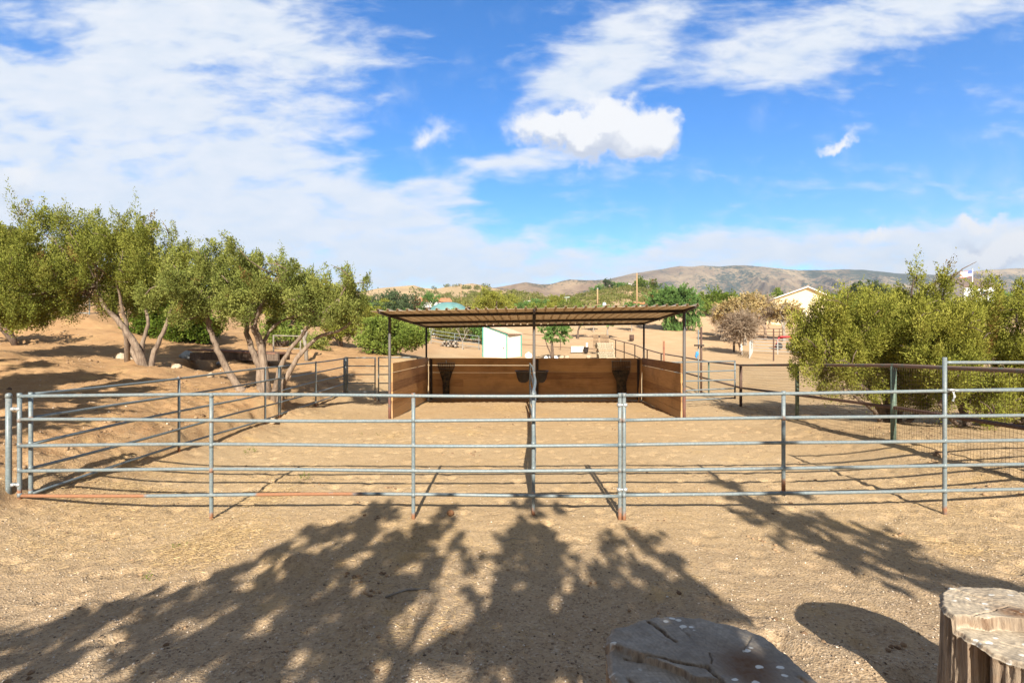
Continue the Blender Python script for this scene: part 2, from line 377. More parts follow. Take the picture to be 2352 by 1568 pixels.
M['bark_grey'] = mat_bark('grey_bark', (.26, .22, .18), (.36, .32, .26))
M['twig'] = mat_bark('twig', (.20, .14, .10), (.30, .22, .16))

def mat_ground():
    m, t, b = mat('ground_soil'); p = t.node('ShaderNodeNewGeometry').outputs['Position']
    sp = t.node('ShaderNodeSeparateXYZ', ins={0: p})
    nb = t.noise(p, .35, 5, .6); nm = t.noise(p, 2.3, 6, .65); nf = t.noise(p, 22, 5, .7); nff = t.noise(p, 95, 3, .7)
    base = t.mix(t.rng(nb, .3, .7), (.465, .32, .17), (.55, .40, .23))
    orange = t.mix(t.rng(nm, .3, .7), (.36, .205, .095), (.46, .285, .14))
    # redder earth on the left slope
    lx = t.math('ADD', sp.outputs[0], t.math('MULTIPLY', t.math('SUBTRACT', nm, .5), 2.2))
    col = t.mix(t.rng(lx, -5.6, -6.9), base, orange)
    fary = t.rng(sp.outputs[1], 26, 60); col = t.mix(fary, col, t.mix(t.rng(nb, .35, .65), (.52, .335, .19), (.60, .42, .25)))
    # gravelly grey-brown apron in front of the pen
    fg = t.rng(t.math('ADD', sp.outputs[1], t.math('MULTIPLY', t.math('SUBTRACT', nm, .5), 2.0)), 5.6, 3.6)
    col = t.mix(t.math('MULTIPLY', fg, .75), col, t.mix(t.rng(nm, .3, .7), (.375, .27, .17), (.48, .36, .235)))
    # speckle of grit
    vor = t.node('ShaderNodeTexVoronoi'); vor.inputs['Scale'].default_value = 60; t.l.new(p, vor.inputs['Vector'])
    vr = t.node('ShaderNodeSeparateColor', ins={0: vor.outputs['Color']}).outputs[0]
    near = t.rng(sp.outputs[1], 16, 3)
    g1 = t.math('MULTIPLY', t.rng(vr, .82, .97), t.math('MULTIPLY', near, .38)); col = t.mix(g1, col, (.62, .52, .40))
    g2 = t.math('MULTIPLY', t.rng(vr, .22, .08), t.math('MULTIPLY', near, .6)); col = t.mix(g2, col, (.16, .11, .075))
    col = t.mix(t.rng(nf, .38, .66, .32, 0), col, (.24, .16, .095))
    # straw-tinted trampled patches
    ns = t.noise(p, .8, 4, .6, 1.0); st = t.math('MULTIPLY', t.rng(ns, .56, .68), t.rng(nm, .4, .6)); col = t.mix(t.math('MULTIPLY', st, .5), col, (.55, .36, .15))
    dk = t.math('MULTIPLY', t.rng(t.noise(p, 1.7, 5, .7, .4), .60, .72), .35); col = t.mix(dk, col, (.25, .165, .10))
    t.l.new(col, b.inputs['Base Color']); b.inputs['Roughness'].default_value = 1; b.inputs['Specular IOR Level'].default_value = .05
    hgt = t.math('ADD', t.math('MULTIPLY', nf, .6), t.math('MULTIPLY', nff, .25)); hgt = t.math('ADD', hgt, t.math('MULTIPLY', vor.outputs[0], .25))
    bn = t.node('ShaderNodeBump', ins={'Height': hgt, 'Strength': .75, 'Distance': .035}); t.l.new(bn.outputs[0], b.inputs['Normal'])
    return m
M['ground'] = mat_ground()
def mat_hill(name, ca, cb, green, gth, scale, spot, spth=.62):
    m, t, b = mat(name); p = t.node('ShaderNodeNewGeometry').outputs['Position']
    nb = t.noise(p, scale, 6, .6, .5); nd = t.noise(p, scale*spot, 4, .75); ng = t.noise(p, scale*.8, 5, .6)
    col = t.mix(t.rng(nb, .35, .65), ca, cb)
    at_ = t.node('ShaderNodeAttribute', attribute_name='v').outputs['Fac']
    gm = t.rng(t.math('ADD', t.math('ADD', t.math('MULTIPLY', nd, 1.0), t.math('MULTIPLY', t.math('SUBTRACT', ng, .5), .9)), at_), spth, spth+.07)
    col = t.mix(t.math('MULTIPLY', gm, gth), col, green)
    t.l.new(col, b.inputs['Base Color']); b.inputs['Roughness'].default_value = 1; b.inputs['Specular IOR Level'].default_value = 0
    bn = t.node('ShaderNodeBump', ins={'Height': nd, 'Strength': .5, 'Distance': 1.5/scale/spot*.6}); t.l.new(bn.outputs[0], b.inputs['Normal'])
    return m

# ------------------------------------------------------------------ ground sheet
def axis(segs):
    out_ = []
    for a, b, s in segs: out_ += list(np.arange(a, b, s))
    return np.array(out_+[segs[-1][1]])
pos = axis([(0, 8, .055), (8, 16, .11), (16, 32, .3), (32, 70, .8), (70, 160, 2.5), (160, 500, 12), (500, 4000, 120)])
xs = np.concatenate([-pos[::-1], pos[1:]])
ys = axis([(-250, -20, 12), (-20, -2, .7), (-2, 2.2, .2), (2.2, 8, .04), (8, 14, .07), (14, 26, .14), (26, 50, .4), (50, 110, .9), (110, 200, 3), (200, 600, 14), (600, 4000, 120)])
X, Y = np.meshgrid(xs, ys); Z = gz(X.ravel(), Y.ravel())
def grid_mesh(name, X, Y, Z, attr=None):
    r, c = X.shape; co_ = np.stack([X.ravel(), Y.ravel(), Z.ravel()], 1).astype(np.float32)
    i = np.arange(r*c).reshape(r, c); q = np.stack([i[:-1, :-1], i[:-1, 1:], i[1:, 1:], i[1:, :-1]], -1).reshape(-1, 4)
    return quad_mesh(name, co_, q, attr, True)
def quad_mesh(name, co_, q, attr=None, smooth=False):
    me = bpy.data.meshes.new(name); me.vertices.add(len(co_)); me.vertices.foreach_set('co', co_.ravel().astype(np.float32))
    k = q.shape[1]; me.loops.add(q.size); me.loops.foreach_set('vertex_index', q.ravel().astype(np.int32))
    me.polygons.add(len(q)); me.polygons.foreach_set('loop_start', np.arange(0, q.size, k, dtype=np.int32))
    if smooth: me.polygons.foreach_set('use_smooth', np.ones(len(q), bool))
    me.update(calc_edges=True)
    a_ = me.attributes.new('v', 'FLOAT', 'POINT')
    if attr is not None: a_.data.foreach_set('value', np.asarray(attr, np.float32).ravel())
    return me
tag(link('ground', grid_mesh('ground', X, Y, Z), M['ground']), kind='structure')

# ------------------------------------------------------------------ hills
def hill(name, ridge, Y0, Y1, z0, x0, x1, m, nz=.25, fs=3.0, seed=0, nx=420, ny=120, p=1.0, gridge=0.0):
    rx = np.array([a for a, b in ridge], float); ry = np.array([b for a, b in ridge], float)
    px = np.linspace(x0, x1, nx); t = np.concatenate([np.linspace(0, 1, ny), 1+np.linspace(.02, .5, 14)])
    PX, T = np.meshgrid(px, t)
    depth = Y0+(Y1-Y0)*T
    zr = H+(HY-np.interp(px, rx, ry)+1.2*fbm(px*.03, px*0, 3, seed))/F*Y1
    Tm = np.clip(T, 0, 1)
    spur = 1-np.abs(fbm(PX/150*fs/3+T*1.6, T*3.0+PX*.004, 4, seed, .42))*2
    prof = Tm**p
    Zq = z0+(zr[None, :]-z0)*(prof-nz*(1-spur)*np.sin(np.pi*np.clip(Tm, 0, 1))**.8*.8)
    Zq += (zr[None, :]-z0)*.02*fbm(PX*.08, T*18, 3, seed+5)*np.sin(np.pi*Tm)
    Zq -= np.clip(T-1, 0, 1)**1.3*(zr[None, :]-z0)*1.6
    Xq = (PX-CX)/F*depth
    return tag(link(name, grid_mesh(name, Xq, depth, Zq, gridge*sstep(.55, 1, Tm)*np.clip(.6+fbm(PX*.01, T*2, 3, seed+9), 0, 1.3)), m), kind='structure')
M['mtn'] = mat_hill('mountain_slope', (.17, .125, .09), (.36, .28, .18), (.045, .07, .06), .9, .006, 11, .54)
M['midmtn'] = mat_hill('brown_slope', (.20, .14, .10), (.34, .25, .165), (.05, .065, .05), .85, .012, 11, .565)
M['lefthill'] = mat_hill('tan_slope', (.36, .26, .15), (.46, .34, .20), (.08, .09, .04), .7, .03, 10, .68)
M['greenhill'] = mat_hill('scrub_slope', (.40, .27, .15), (.48, .34, .20), (.16, .165, .05), .9, .05, 6, .50)
hill('mountains', [(-600, 640), (600, 650), (1134, 661), (1300, 650), (1397, 641), (1409, 638), (1455, 627), (1519, 619), (1562, 610.7), (1591, 613), (1617, 610), (1656, 612), (1690, 609), (1730, 609.5), (1766, 614), (1838, 621), (1910, 619), (1981, 618.5), (2054, 627), (2109, 629), (2150, 632), (2190, 632), (2217, 624), (2334, 616), (2500, 618), (3200, 640)],
     1100, 2300, 10, 1050, 3000, M['mtn'], .30, 5, 3, 640, 200, gridge=.16)
hill('brown_hills', [(900, 668), (1134, 661), (1166.6, 655.5), (1207, 648.3), (1251.6, 654.8), (1280, 648), (1307.7, 641.8), (1368, 644), (1397, 643), (1440, 652), (1500, 668), (1620, 700)],
     620, 1300, 12, 1000, 1640, M['midmtn'], .28, 5, 13, 300, 110, gridge=.1)
hill('tan_hills', [(-400, 640), (700, 676), (839, 668.4), (871, 661), (950, 655.5), (972, 661), (998, 664), (1029.5, 658.4), (1084, 651), (1110, 655.5), (1135, 661), (1170, 671), (1250, 690)],
     300, 560, 14, -400, 1260, M['lefthill'], .22, 4, 23, 360, 90, gridge=.05)
hill('scrub_hill', [(1000, 715), (1060, 690), (1110, 674), (1166, 671), (1230, 678), (1296, 686), (1330, 678), (1368, 669), (1400, 661), (1430, 657), (1470, 664), (1498, 668), (1540, 677), (1600, 690), (1700, 694), (1900, 700), (2400, 700), (3000, 690)],
     125, 270, 11, 960, 3000, M['greenhill'], .12, 6, 33, 420, 80, gridge=0)

# ------------------------------------------------------------------ foliage
def leaf_mesh(name, cen, dirs, L, Wd, attr, mat_, parent=None, side=None):
    n = len(cen); rn = RNG.normal(size=(n, 3))
    if side is not None: rn = side+.24*rn
    rn -= (rn*dirs).sum(1, keepdims=True)*dirs
    rn /= np.linalg.norm(rn, axis=1, keepdims=True)+1e-9
    L = np.asarray(L).reshape(-1, 1); Wd = np.asarray(Wd).reshape(-1, 1)
    a = cen; b = cen+dirs*L*.5+rn*Wd*.5; c = cen+dirs*L; d = cen+dirs*L*.5-rn*Wd*.5
    co_ = np.stack([a, b, c, d], 1).reshape(-1, 3); q = np.arange(4*n).reshape(n, 4)
    me = quad_mesh(name, co_, q, np.repeat(attr, 4))
    return link(name, me, mat_, parent)
def crown(name, lobes, mat_, parent, dens=42, leaves=26, tuft=.32, leaf=.055, lw=.4, up=.45, spread=.20, inner=.55, seed=1, droop=0, flat=1.0, dm=4.4, lm=.9, lf=2.7):
    """lobes: list of (x,y,z,R). Tufts of small leaf blades stand on each lobe."""
    rg = np.random.default_rng(seed); C_ = []; D_ = []; A_ = []; Ls = []; S_ = []; dens = dens*dm; leaf = leaf*lm; leaves = int(leaves*lf)
    for (x, y, z, R) in lobes:
        nt = max(3, int(dens*R*R)); d = rg.normal(size=(nt, 3)); d /= np.linalg.norm(d, axis=1, keepdims=True)
        rr = R*(inner+(1-inner)*rg.random(nt)**.5)[:, None]
        base = np.array([x, y, z])+d*rr*np.array([1, 1, flat])*.82
        ax = d*.75+np.array([0, 0, up])+rg.normal(size=(nt, 3))*.28
        if droop: ax = d*.3+np.array([0, 0, -droop])+rg.normal(size=(nt, 3))*.12
        ax /= np.linalg.norm(ax, axis=1, keepdims=True)
        tl = tuft*(.45+.9*rg.random(nt))*(1+.7*(rg.random(nt) < .1))
        m = leaves
        s = rg.random((nt, m)); rad = spread*tl[:, None]*(1.02-s)**.8*rg.random((nt, m))**.5
        o = rg.normal(size=(nt, m, 3)); o -= (o*ax[:, None, :]).sum(2, keepdims=True)*ax[:, None, :]
        o /= np.linalg.norm(o, axis=2, keepdims=True)+1e-9
        cc = base[:, None, :]+ax[:, None, :]*(s*tl[:, None])[..., None]+o*rad[..., None]
        dd = ax[:, None, :]*.9+o*.55+rg.normal(size=(nt, m, 3))*.32
        dd /= np.linalg.norm(dd, axis=2, keepdims=True)
        tv = rg.random(nt)[:, None]*.55; av = tv+.45*rg.random((nt, m))
        av = np.where(rg.random(nt)[:, None] < .015, rg.random((nt, m))*.03, av)
        C_.append(cc.reshape(-1, 3)); D_.append(dd.reshape(-1, 3)); S_.append(np.cross(dd, o*.8+d[:, None, :]*.5).reshape(-1, 3)); A_.append(av.ravel()); Ls.append((leaf*(.6+.8*rg.random(nt*m))))
    C_ = np.concatenate(C_); D_ = np.concatenate(D_); A_ = np.concatenate(A_); Ls = np.concatenate(Ls)
    return leaf_mesh(name, C_, D_, Ls, Ls*lw, A_, mat_, parent, np.concatenate(S_))
def plumes(name, lobes, mat_, parent, pr=.2, per=16, nl=240, leaf=.062, lw=.6, up=.8, el=1.7, seed=1, loose=.12):
    """each lobe carries flame-shaped sprays of scale foliage, solid towards their middle, pointed at the tip"""
    rg = np.random.default_rng(seed); C_ = []; D_ = []; A_ = []; S_ = []
    for (x, y, z, R) in lobes:
        n = max(3, int(per*(R/(pr*2.6))**1.9)); d = rg.normal(size=(n, 3)); d /= np.linalg.norm(d, axis=1, keepdims=True)
        c = np.array([x, y, z])+d*(R*(.35+.6*rg.random(n)**.6))[:, None]*np.array([1, 1, .85])
        ax = d*.6+np.array([0, 0, up])+rg.normal(size=(n, 3))*.25; ax /= np.linalg.norm(ax, axis=1, keepdims=True)
        r_ = pr*(.55+.75*rg.random(n)); e_ = el*(.75+.6*rg.random(n))*(1+.6*(rg.random(n) < .12))
        q = rg.normal(size=(n, nl, 3)); q /= np.linalg.norm(q, axis=2, keepdims=True)
        par = (q*ax[:, None, :]).sum(2); perp = q-par[..., None]*ax[:, None, :]
        tip = 1-.55*np.clip(par, 0, 1)**1.2
        rad = (.62+.48*rg.random((n, nl)))*(1+(rg.random((n, nl)) < loose)*.35*rg.random((n, nl)))
        lump = 1+.16*np.sin(q[..., 0]*7+d[:, None, 0]*20)*np.sin(q[..., 2]*6+d[:, None, 1]*17)
        p = c[:, None, :]+perp*(r_[:, None]*tip*rad*lump)[..., None]+ax[:, None, :]*(par*(r_*e_)[:, None]*rad)[..., None]
        dd = ax[:, None, :]*.75+q*.6+rg.normal(size=(n, nl, 3))*.33; dd /= np.linalg.norm(dd, axis=2, keepdims=True)
        tv = rg.random(n)[:, None]*.45; av = tv+.5*rg.random((n, nl)); av = np.where(rg.random(n)[:, None] < .02, .03*rg.random((n, nl)), av)
        C_.append(p.reshape(-1, 3)); D_.append(dd.reshape(-1, 3)); A_.append(av.ravel()); S_.append(np.cross(dd, q).reshape(-1, 3))
    C_ = np.concatenate(C_); D_ = np.concatenate(D_); A_ = np.concatenate(A_); S_ = np.concatenate(S_); L = leaf*(.6+.8*rg.random(len(A_)))
    return leaf_mesh(name, C_, D_, L, L*lw, A_, mat_, parent, S_)
def lobes_px(lst, Y, hw=None, seed=0, copies=2):
    rnd = random.Random(seed); xs_ = [a[0] for a in lst]; c = (min(xs_)+max(xs_))/2; w_ = (max(xs_)-min(xs_))/2+30; out_ = []
    for (px, py, r) in lst:
        R = r*Y/F; half = (w_*Y/F)*.5*math.sqrt(max(.05, 1-((px-c)/w_)**2)) if hw is None else hw
        n = copies if r > 14 else 1
        if r <= 14: half *= .3
        for k in range(n):
            dy = (-1 if k % 2 == 0 else 1)*rnd.uniform(.1, .95)*half if n > 1 else rnd.uniform(-.4, .4)*half
            s = (Y+dy)/Y
            p = at(px, py, Y); out_.append((p.x+rnd.uniform(-.12, .12)*R, Y+dy, p.z+rnd.uniform(-.1, .05)*R, R*rnd.uniform(.88, 1.08)))
    return out_
def stem_pts(pxs, Y, dy=0.0, wob=.03, n=5, seed=0):
    rnd = random.Random(seed); P_ = [at(a, b, Y) for a, b in pxs]
    out_ = []
    m = len(P_)
    for i in range(m-1):
        p0 = P_[max(i-1, 0)]; p1 = P_[i]; p2 = P_[i+1]; p3 = P_[min(i+2, m-1)]
        for k in range(n):
            t = k/n; q = .5*((2*p1)+(p2-p0)*t+(2*p0-5*p1+4*p2-p3)*t*t+(3*p1-p0-3*p2+p3)*t**3)
            f = (i+t)/(m-1); q.y += dy*f; q += Vector((rnd.uniform(-wob, wob), rnd.uniform(-wob, wob), 0)); out_.append(q)
    q = P_[-1].copy(); q.y += dy; out_.append(q); return out_
def limbs_to(mb, lobes, starts, r=.035, seed=0, frac=.5):
    rnd = random.Random(seed)
    for (x, y, z, R) in lobes:
        if rnd.random() > frac: continue
        p = Vector((x, y, z)); s = min(starts, key=lambda q: (q-p).length)
        if (s-p).length < .15: continue
        mid = (s+p)/2+Vector((rnd.uniform(-.15, .15), rnd.uniform(-.15, .15), rnd.uniform(-.2, .1)))
        q2 = (mid+p)/2+Vector((rnd.uniform(-.1, .1), rnd.uniform(-.1, .1), rnd.uniform(-.05, .1)))
        mb.tube([s, mid, q2, p+Vector((0, 0, R*.4))], [r, r*.75, r*.5, r*.15], 6)

def juniper(label, base_px, Y, stems, lst, mat_, seed, cat='tree', group='junipers around the corral', bark='bark', **kw):
    b = at(base_px[0], base_px[1], Y); gzb = G(b.x, Y); root = thing('juniper_tree', label, cat, (b.x, Y, gzb), group)
    mb = MB(); ends = []
    for i, (pts, r0, r1, dy) in enumerate(stems):
        P_ = stem_pts(pts, Y, dy, .02, 5, seed+i)
        P_[0].z = min(P_[0].z, G(P_[0].x, P_[0].y)-.12)
        rs = [r0+(r1-r0)*(k/(len(P_)-1))**.8 for k in range(len(P_))]; rs[0] *= 1.5; rs[1] *= 1.2
        mb.tube(P_, [q*.72 for q in rs], 9); ends += P_[len(P_)//2:]
    lob = lobes_px(lst, Y, None, seed); zs = [q[2] for q in lob]; z0_, z1_ = min(zs), max(zs)
    lob = [(x, y, z-(.15+.75*(z-z0_)/(z1_-z0_))*kw['pr']*kw['el'], R*.76) for x, y, z, R in lob]
    limbs_to(mb, lob, ends, .026, seed, .6)
    # bare dead twigs inside
    rnd = random.Random(seed+90)
    for _ in range(26):
        x, y, z, R = rnd.choice(lob); p = Vector((x, y-R*.6, z)); q = p+Vector((rnd.uniform(-.5, .5), rnd.uniform(-.3, 0), rnd.uniform(-.15, .45)))
        mb.tube([p, (p+q)/2+Vector((0, 0, .06)), q], [.016, .012, .005], 5)
    mb.build('trunk', M[bark], root, True)
    plumes('crown', lob, mat_, root, seed=seed, **kw)
    return root
SA = [(40,600,55),(100,560,52),(132,505,32),(112,480,18),(104,462,9),(190,525,36),(186,488,13),(250,560,52),(212,500,22),(214,478,9),(300,545,46),(318,500,24),(316,478,10),(350,560,42),(385,545,24),(396,525,11),(358,515,14),(150,620,60),(55,670,55),(5,640,45),(0,715,30),(70,722,36),(130,690,50),(220,640,60),(290,620,56),(345,640,48),(375,610,36),(262,690,34),(180,690,34),(-40,620,60),(-40,700,50),(425,580,22),(412,620,26),(160,560,34),(70,545,25),(20,560,22),(135,600,45),(285,580,40),(235,520,20)]
juniper('large spreading juniper with a forked grey trunk, leftmost tree behind the left fence', (338, 862), 15.5,
        [([(330, 862), (300, 805), (268, 745), (238, 700), (200, 650)], .15, .05, .4), ([(342, 862), (318, 795), (292, 745), (262, 705), (250, 650)], .19, .06, -.5),
         ([(346, 858), (350, 815), (368, 765), (384, 715), (405, 640)], .13, .05, .2), ([(322, 800), (330, 745), (315, 700), (310, 640)], .09, .04, .5), ([(292, 745), (298, 710), (300, 650)], .08, .04, -.6)],
        SA, M['juniper_a'], 21, pr=.15, per=19, nl=190, leaf=.055, lw=.45, up=1.3, el=2.3, loose=.25)
SB = [(480,575,28),(500,605,44),(560,590,40),(600,602,40),(596,568,20),(485,548,12),(550,640,52),(480,650,50),(430,640,38),(400,680,38),(440,700,42),(620,650,52),(680,640,30),(700,660,38),(640,695,42),(720,690,34),(760,655,32),(800,655,30),(822,630,15),(790,612,9),(800,700,32),(770,718,34),(820,705,20),(735,725,22),(560,700,44),(500,700,38),(600,730,22),(700,618,20),(655,596,16),(382,645,28),(832,680,14),(470,730,22),(740,625,14),(420,590,18),(520,560,14)]
juniper('gnarled juniper with five pale bare stems right behind the left fence', (600, 905), 13.0,
        [([(560, 905), (520, 838), (498, 780), (482, 722)], .15, .07, -.2), ([(600, 908), (590, 840), (562, 775), (556, 720), (540, 650)], .16, .05, .3), ([(612, 905), (603, 800), (590, 740), (620, 690), (650, 640)], .17, .06, -.3),
         ([(628, 905), (652, 835), (690, 782), (735, 735), (790, 690)], .11, .04, -.4), ([(640, 900), (680, 822), (725, 775), (780, 755), (815, 712)], .11, .04, .3), ([(598, 790), (630, 740), (690, 715)], .07, .03, .5), ([(640, 895), (650, 880), (664, 862)], .07, .04, .1)],
        SB, M['juniper_b'], 31, pr=.14, per=19, nl=170, leaf=.052, lw=.48, up=.9, el=1.9, loose=.22)
SR1 = [(1856,790,34),(1880,725,38),(1900,690,34),(1960,705,48),(1940,760,66),(1900,820,46),(1980,815,58),(2040,780,66),(2050,710,54),(2100,650,24),(2108,622,10),(2106,606,6),(2112,690,48),(1840,845,22),(2000,862,44),(1920,850,26),(1882,668,14),(1935,665,14),(1990,660,13),(1852,750,22),(2070,850,44),(2120,760,44),(2020,672,16),(1885,880,26),(1960,895,22),(2020,900,24),(2080,900,30),(1860,800,22),(1905,745,36),(2000,745,44),(2060,820,40)]
juniper('broad bushy juniper with arching dark limbs behind the mesh fence, left of its pair', (2035, 985), 11.8,
        [([(2035, 985), (2010, 930), (1960, 880), (1900, 850)], .16, .05, -.3), ([(2045, 985), (2040, 900), (2000, 830), (1980, 760)], .17, .06, .4), ([(2060, 985), (2080, 900), (2100, 820), (2105, 720)], .13, .02, .2), ([(2030, 985), (1990, 940), (1930, 905)], .1, .04, -.5), ([(2065, 985), (2110, 930), (2140, 870)], .1, .04, -.3)],
        SR1, M['juniper'], 41, bark='bark_dark', pr=.125, per=18, nl=190, leaf=.046, lw=.42, up=1.3, el=2.3, loose=.25)
SR2 = [(2190,700,42),(2184,650,14),(2178,622,8),(2176,606,5),(2150,735,54),(2235,700,40),(2280,695,38),(2322,665,24),(2352,700,44),(2400,690,54),(2205,790,66),(2290,785,64),(2385,800,66),(2130,850,50),(2222,880,54),(2310,870,52),(2400,880,56),(2140,915,32),(2200,935,28),(2278,650,16),(2290,630,7),(2340,640,12),(2235,648,9),(2440,780,60),(2450,700,50),(2160,800,50),(2260,920,40),(2330,905,44),(2400,930,44),(2180,860,44),(2350,770,44),(2250,745,40),(2110,800,40),(2120,700,30),(2090,740,30)]
juniper('tall spiky tipped juniper behind the mesh fence, at the right edge of the photo', (2235, 1010), 10.6,
        [([(2235, 1010), (2215, 930), (2190, 860), (2180, 730)], .14, .02, .3), ([(2250, 1010), (2290, 930), (2340, 860), (2390, 800)], .14, .05, .4), ([(2225, 1010), (2170, 960), (2120, 920)], .1, .04, -.4), ([(2255, 1005), (2310, 965), (2380, 940)], .12, .05, -.5)],
        SR2, M['juniper'], 51, bark='bark_dark', pr=.12, per=18, nl=190, leaf=.045, lw=.42, up=1.3, el=2.3, loose=.25)

# junipers behind the viewpoint whose shadows fall across the apron
def shadow_tree(label, base, Yt, sh, seed, Yj=.7, fac=.85):
    root = thing('juniper_tree', label, 'tree', (base[0], base[1], G(*base)), 'junipers behind the viewpoint')
    rnd = random.Random(seed); lob = []; k = math.tan(SUN_EL)
    for (px, py, r) in sh:
        zg = .15; Gy = (H-zg)*F/(py-HY)
        for _ in range(6): zg = .5*zg+.5*G((px-CX)/F*Gy, Gy); Gy = (H-zg)*F/(py-HY)
        gx = (px-CX)/F*Gy
        R = r*Gy/F; y0 = Yt+rnd.uniform(-Yj, Yj)
        lob.append((gx+math.tan(SUN_AZ)*(Gy-y0), y0, zg+(Gy-y0)*k, R*(fac if py < 1395 else max(.85, fac))))
    mb = MB(); top = Vector((base[0], Yt, 3.6)); b = Vector((base[0], base[1], G(*base)-.1))
    tr = [b, b.lerp(top, .3)+Vector((.12, 0, 0)), b.lerp(top, .65)+Vector((-.1, .05, 0)), top]; mb.tube(tr, [.24, .18, .14, .08], 10)
    limbs_to(mb, lob, tr[2:], .016, seed, .4); mb.build('trunk', M['bark'], root, True)
    crown('crown', lob, M['juniper'], root, dens=200, leaves=16, tuft=.22, leaf=.11, lw=.7, up=.3, inner=.05, seed=seed, dm=2.5, lf=2)
S1 = [(800,1225,52),(860,1190,36),(760,1280,50),(690,1330,70),(1000,1205,34),(1035,1180,14),(960,1240,42),(905,1265,40),(880,1330,60),(1035,1260,18),(1060,1310,22),(970,1330,34),(920,1385,34),(830,1400,60),(750,1420,55),(620,1400,60),(1225,1215,36),(1180,1250,18),(1250,1260,48),(1220,1310,54),(1290,1290,26),(1200,1370,46),(1290,1370,50),(1200,1175,16),(1260,1170,22),
      (1110,1390,30),(1130,1450,50),(1240,1450,60),(1340,1400,50),(1385,1290,16),(1378,1250,9),(1400,1340,34),(1500,1280,20),(1492,1250,10),(1540,1290,22),(1580,1330,26),(1480,1350,40),(1560,1380,40),(1630,1380,28),(1420,1420,60),(1600,1430,40),(1520,1460,60),(1300,1500,60),(1165,1530,50),(850,1470,45),(760,1500,50),(640,1490,50),(520,1460,46),(560,1540,60),(760,1545,45),(420,1520,40),(380,1560,50),(1700,1400,20),(1470,1510,70),(1400,1540,60),(1590,1500,34),(1350,1460,50),(700,1240,14),(820,1340,55),(900,1300,40),(1180,1460,60)]
S2 = [(660,1250,16),(600,1285,22),(540,1320,24),(470,1350,24),(400,1385,24),(320,1410,22),(240,1435,20),(160,1455,20),(80,1475,18),(0,1490,20),(-80,1500,25),(500,1400,24),(380,1450,26),(260,1480,22),(150,1510,22),(60,1530,16),(300,1540,24),(700,1235,9),(560,1370,26),(420,1420,20)]
S3 = [(1690,1130,20),(1660,1110,8),(1740,1160,28),(1790,1190,32),(1850,1180,22),(1880,1225,36),(1720,1190,14),(1780,1215,22),(1940,1265,34),(2010,1280,34),(2080,1300,32),(1960,1230,12),(2040,1245,9),(2150,1325,32),(2230,1345,30),(2310,1360,28),(2400,1375,34),(2100,1265,8),(1900,1190,14),(2000,1320,20),(2120,1350,20),(2480,1390,40),(1820,1130,9)]
shadow_tree('juniper behind the stumps, out of frame, shading the middle of the foreground', (-.6, -2.8), -2.6, S1, 61, fac=.77)
shadow_tree('juniper left of the viewpoint, out of frame, shading the left foreground', (-3.6, -2.6), -2.4, S2, 62, .4)
shadow_tree('juniper right of the viewpoint, out of frame, shading the right foreground', (4.6, -2.6), -2.5, S3, 63, .5)

S4 = [(80,900,50),(220,905,40),(0,925,50),(300,895,24),(150,860,30),(90,955,30),(200,945,20),(40,885,36),(120,878,34),(200,872,30),(280,878,24),(60,915,26),(160,925,22),(-40,900,60),(340,870,12),(10,860,30),(240,905,18),(120,965,18),(30,980,26),(90,850,20),(-60,850,50),(180,900,30),(300,900,12)]
shadow_tree('juniper on the left slope, out of frame, shading the bank behind the left fence', (-11.5, 2.6), 3.0, S4, 64, .8, 1.25)

# ------------------------------------------------------------------ corral panels
RZ = [1.53, 1.22, .91, .60, .29]
def rail_pts(a, b, n=24, bow=0.0, seed=0, amp=.008):
    a = Vector(a); b = Vector(b); rnd = random.Random(seed); ph = rnd.uniform(0, 6); L = (b-a).length; s = Vector((-(b-a).y, (b-a).x, 0)).normalized()
    return [a.lerp(b, i/n)+Vector((0, 0, amp*math.sin(ph+i/n*L*.9)))+s*(bow*math.sin(math.pi*i/n)+amp*.8*math.sin(ph*2+i/n*L*1.3)) for i in range(n+1)]
def panel(name, label, a, b, uprights, m=None, rz=RZ, r=.021, legs=None, group='corral panels', rust=None, leg_top=None, bow=0.0, seed=1, cat='corral panel', amp=.008, clamps=()):
    m = m or M['pipe']; a = Vector(a); b = Vector(b); root = thing(name, label, cat, (a.x, a.y, G(a.x, a.y)), group)
    for i, z in enumerate(rz):
        mb = MB(); pts = rail_pts((a.x, a.y, a.z+z), (b.x, b.y, b.z+z), 30, bow, seed*10+i, amp)
        av = [rust(i, k/30) if rust else 0.0 for k in range(31)]
        mb.tube(pts, r, 10, av); mb.build('rail', m, root, True)
    for j, t in enumerate(uprights):
        x = a.x+(b.x-a.x)*t; y = a.y+(b.y-a.y)*t; zb = a.z+(b.z-a.z)*t; s = Vector((-(b-a).y, (b-a).x, 0)).normalized()*bow*math.sin(math.pi*t)
        g = G(x, y)-.05; lo = g if (legs is None or legs[j]) else zb+rz[-1]-r*.2
        hi = zb+(leg_top[j] if leg_top else rz[0]+.0); mb = MB(); e = [lo, lo+.12, lo+.3, zb+.6, zb+1.0, hi]
        mb.tube([(x+s.x, y+s.y-.0, q) for q in e], r*1.12, 10, [.75, .6, .0 if j % 2 == 0 else .2, 0, 0, .0])
        for z in rz: mb.tube([(x+s.x, y+s.y, zb+z-.028), (x+s.x, y+s.y, zb+z+.028)], r*1.22, 10, .42, cap=True)
        mb.build('upright', m, root, True)
    for (x, y, z, ang) in clamps:
        mb = MB(); mb.tube([(x-.055*math.cos(ang), y-.055*math.sin(ang), z), (x+.055*math.cos(ang), y+.055*math.sin(ang), z)], .014, 8)
        for s_ in (-1, 1): mb.lathe([(.029, -.02), (.031, 0), (.029, .02)], (x+s_*.036*math.cos(ang), y+s_*.036*math.sin(ang), z), 12)
        mb.build('clamp', M['zinc'], root, True)
    return root
YF = 6.02
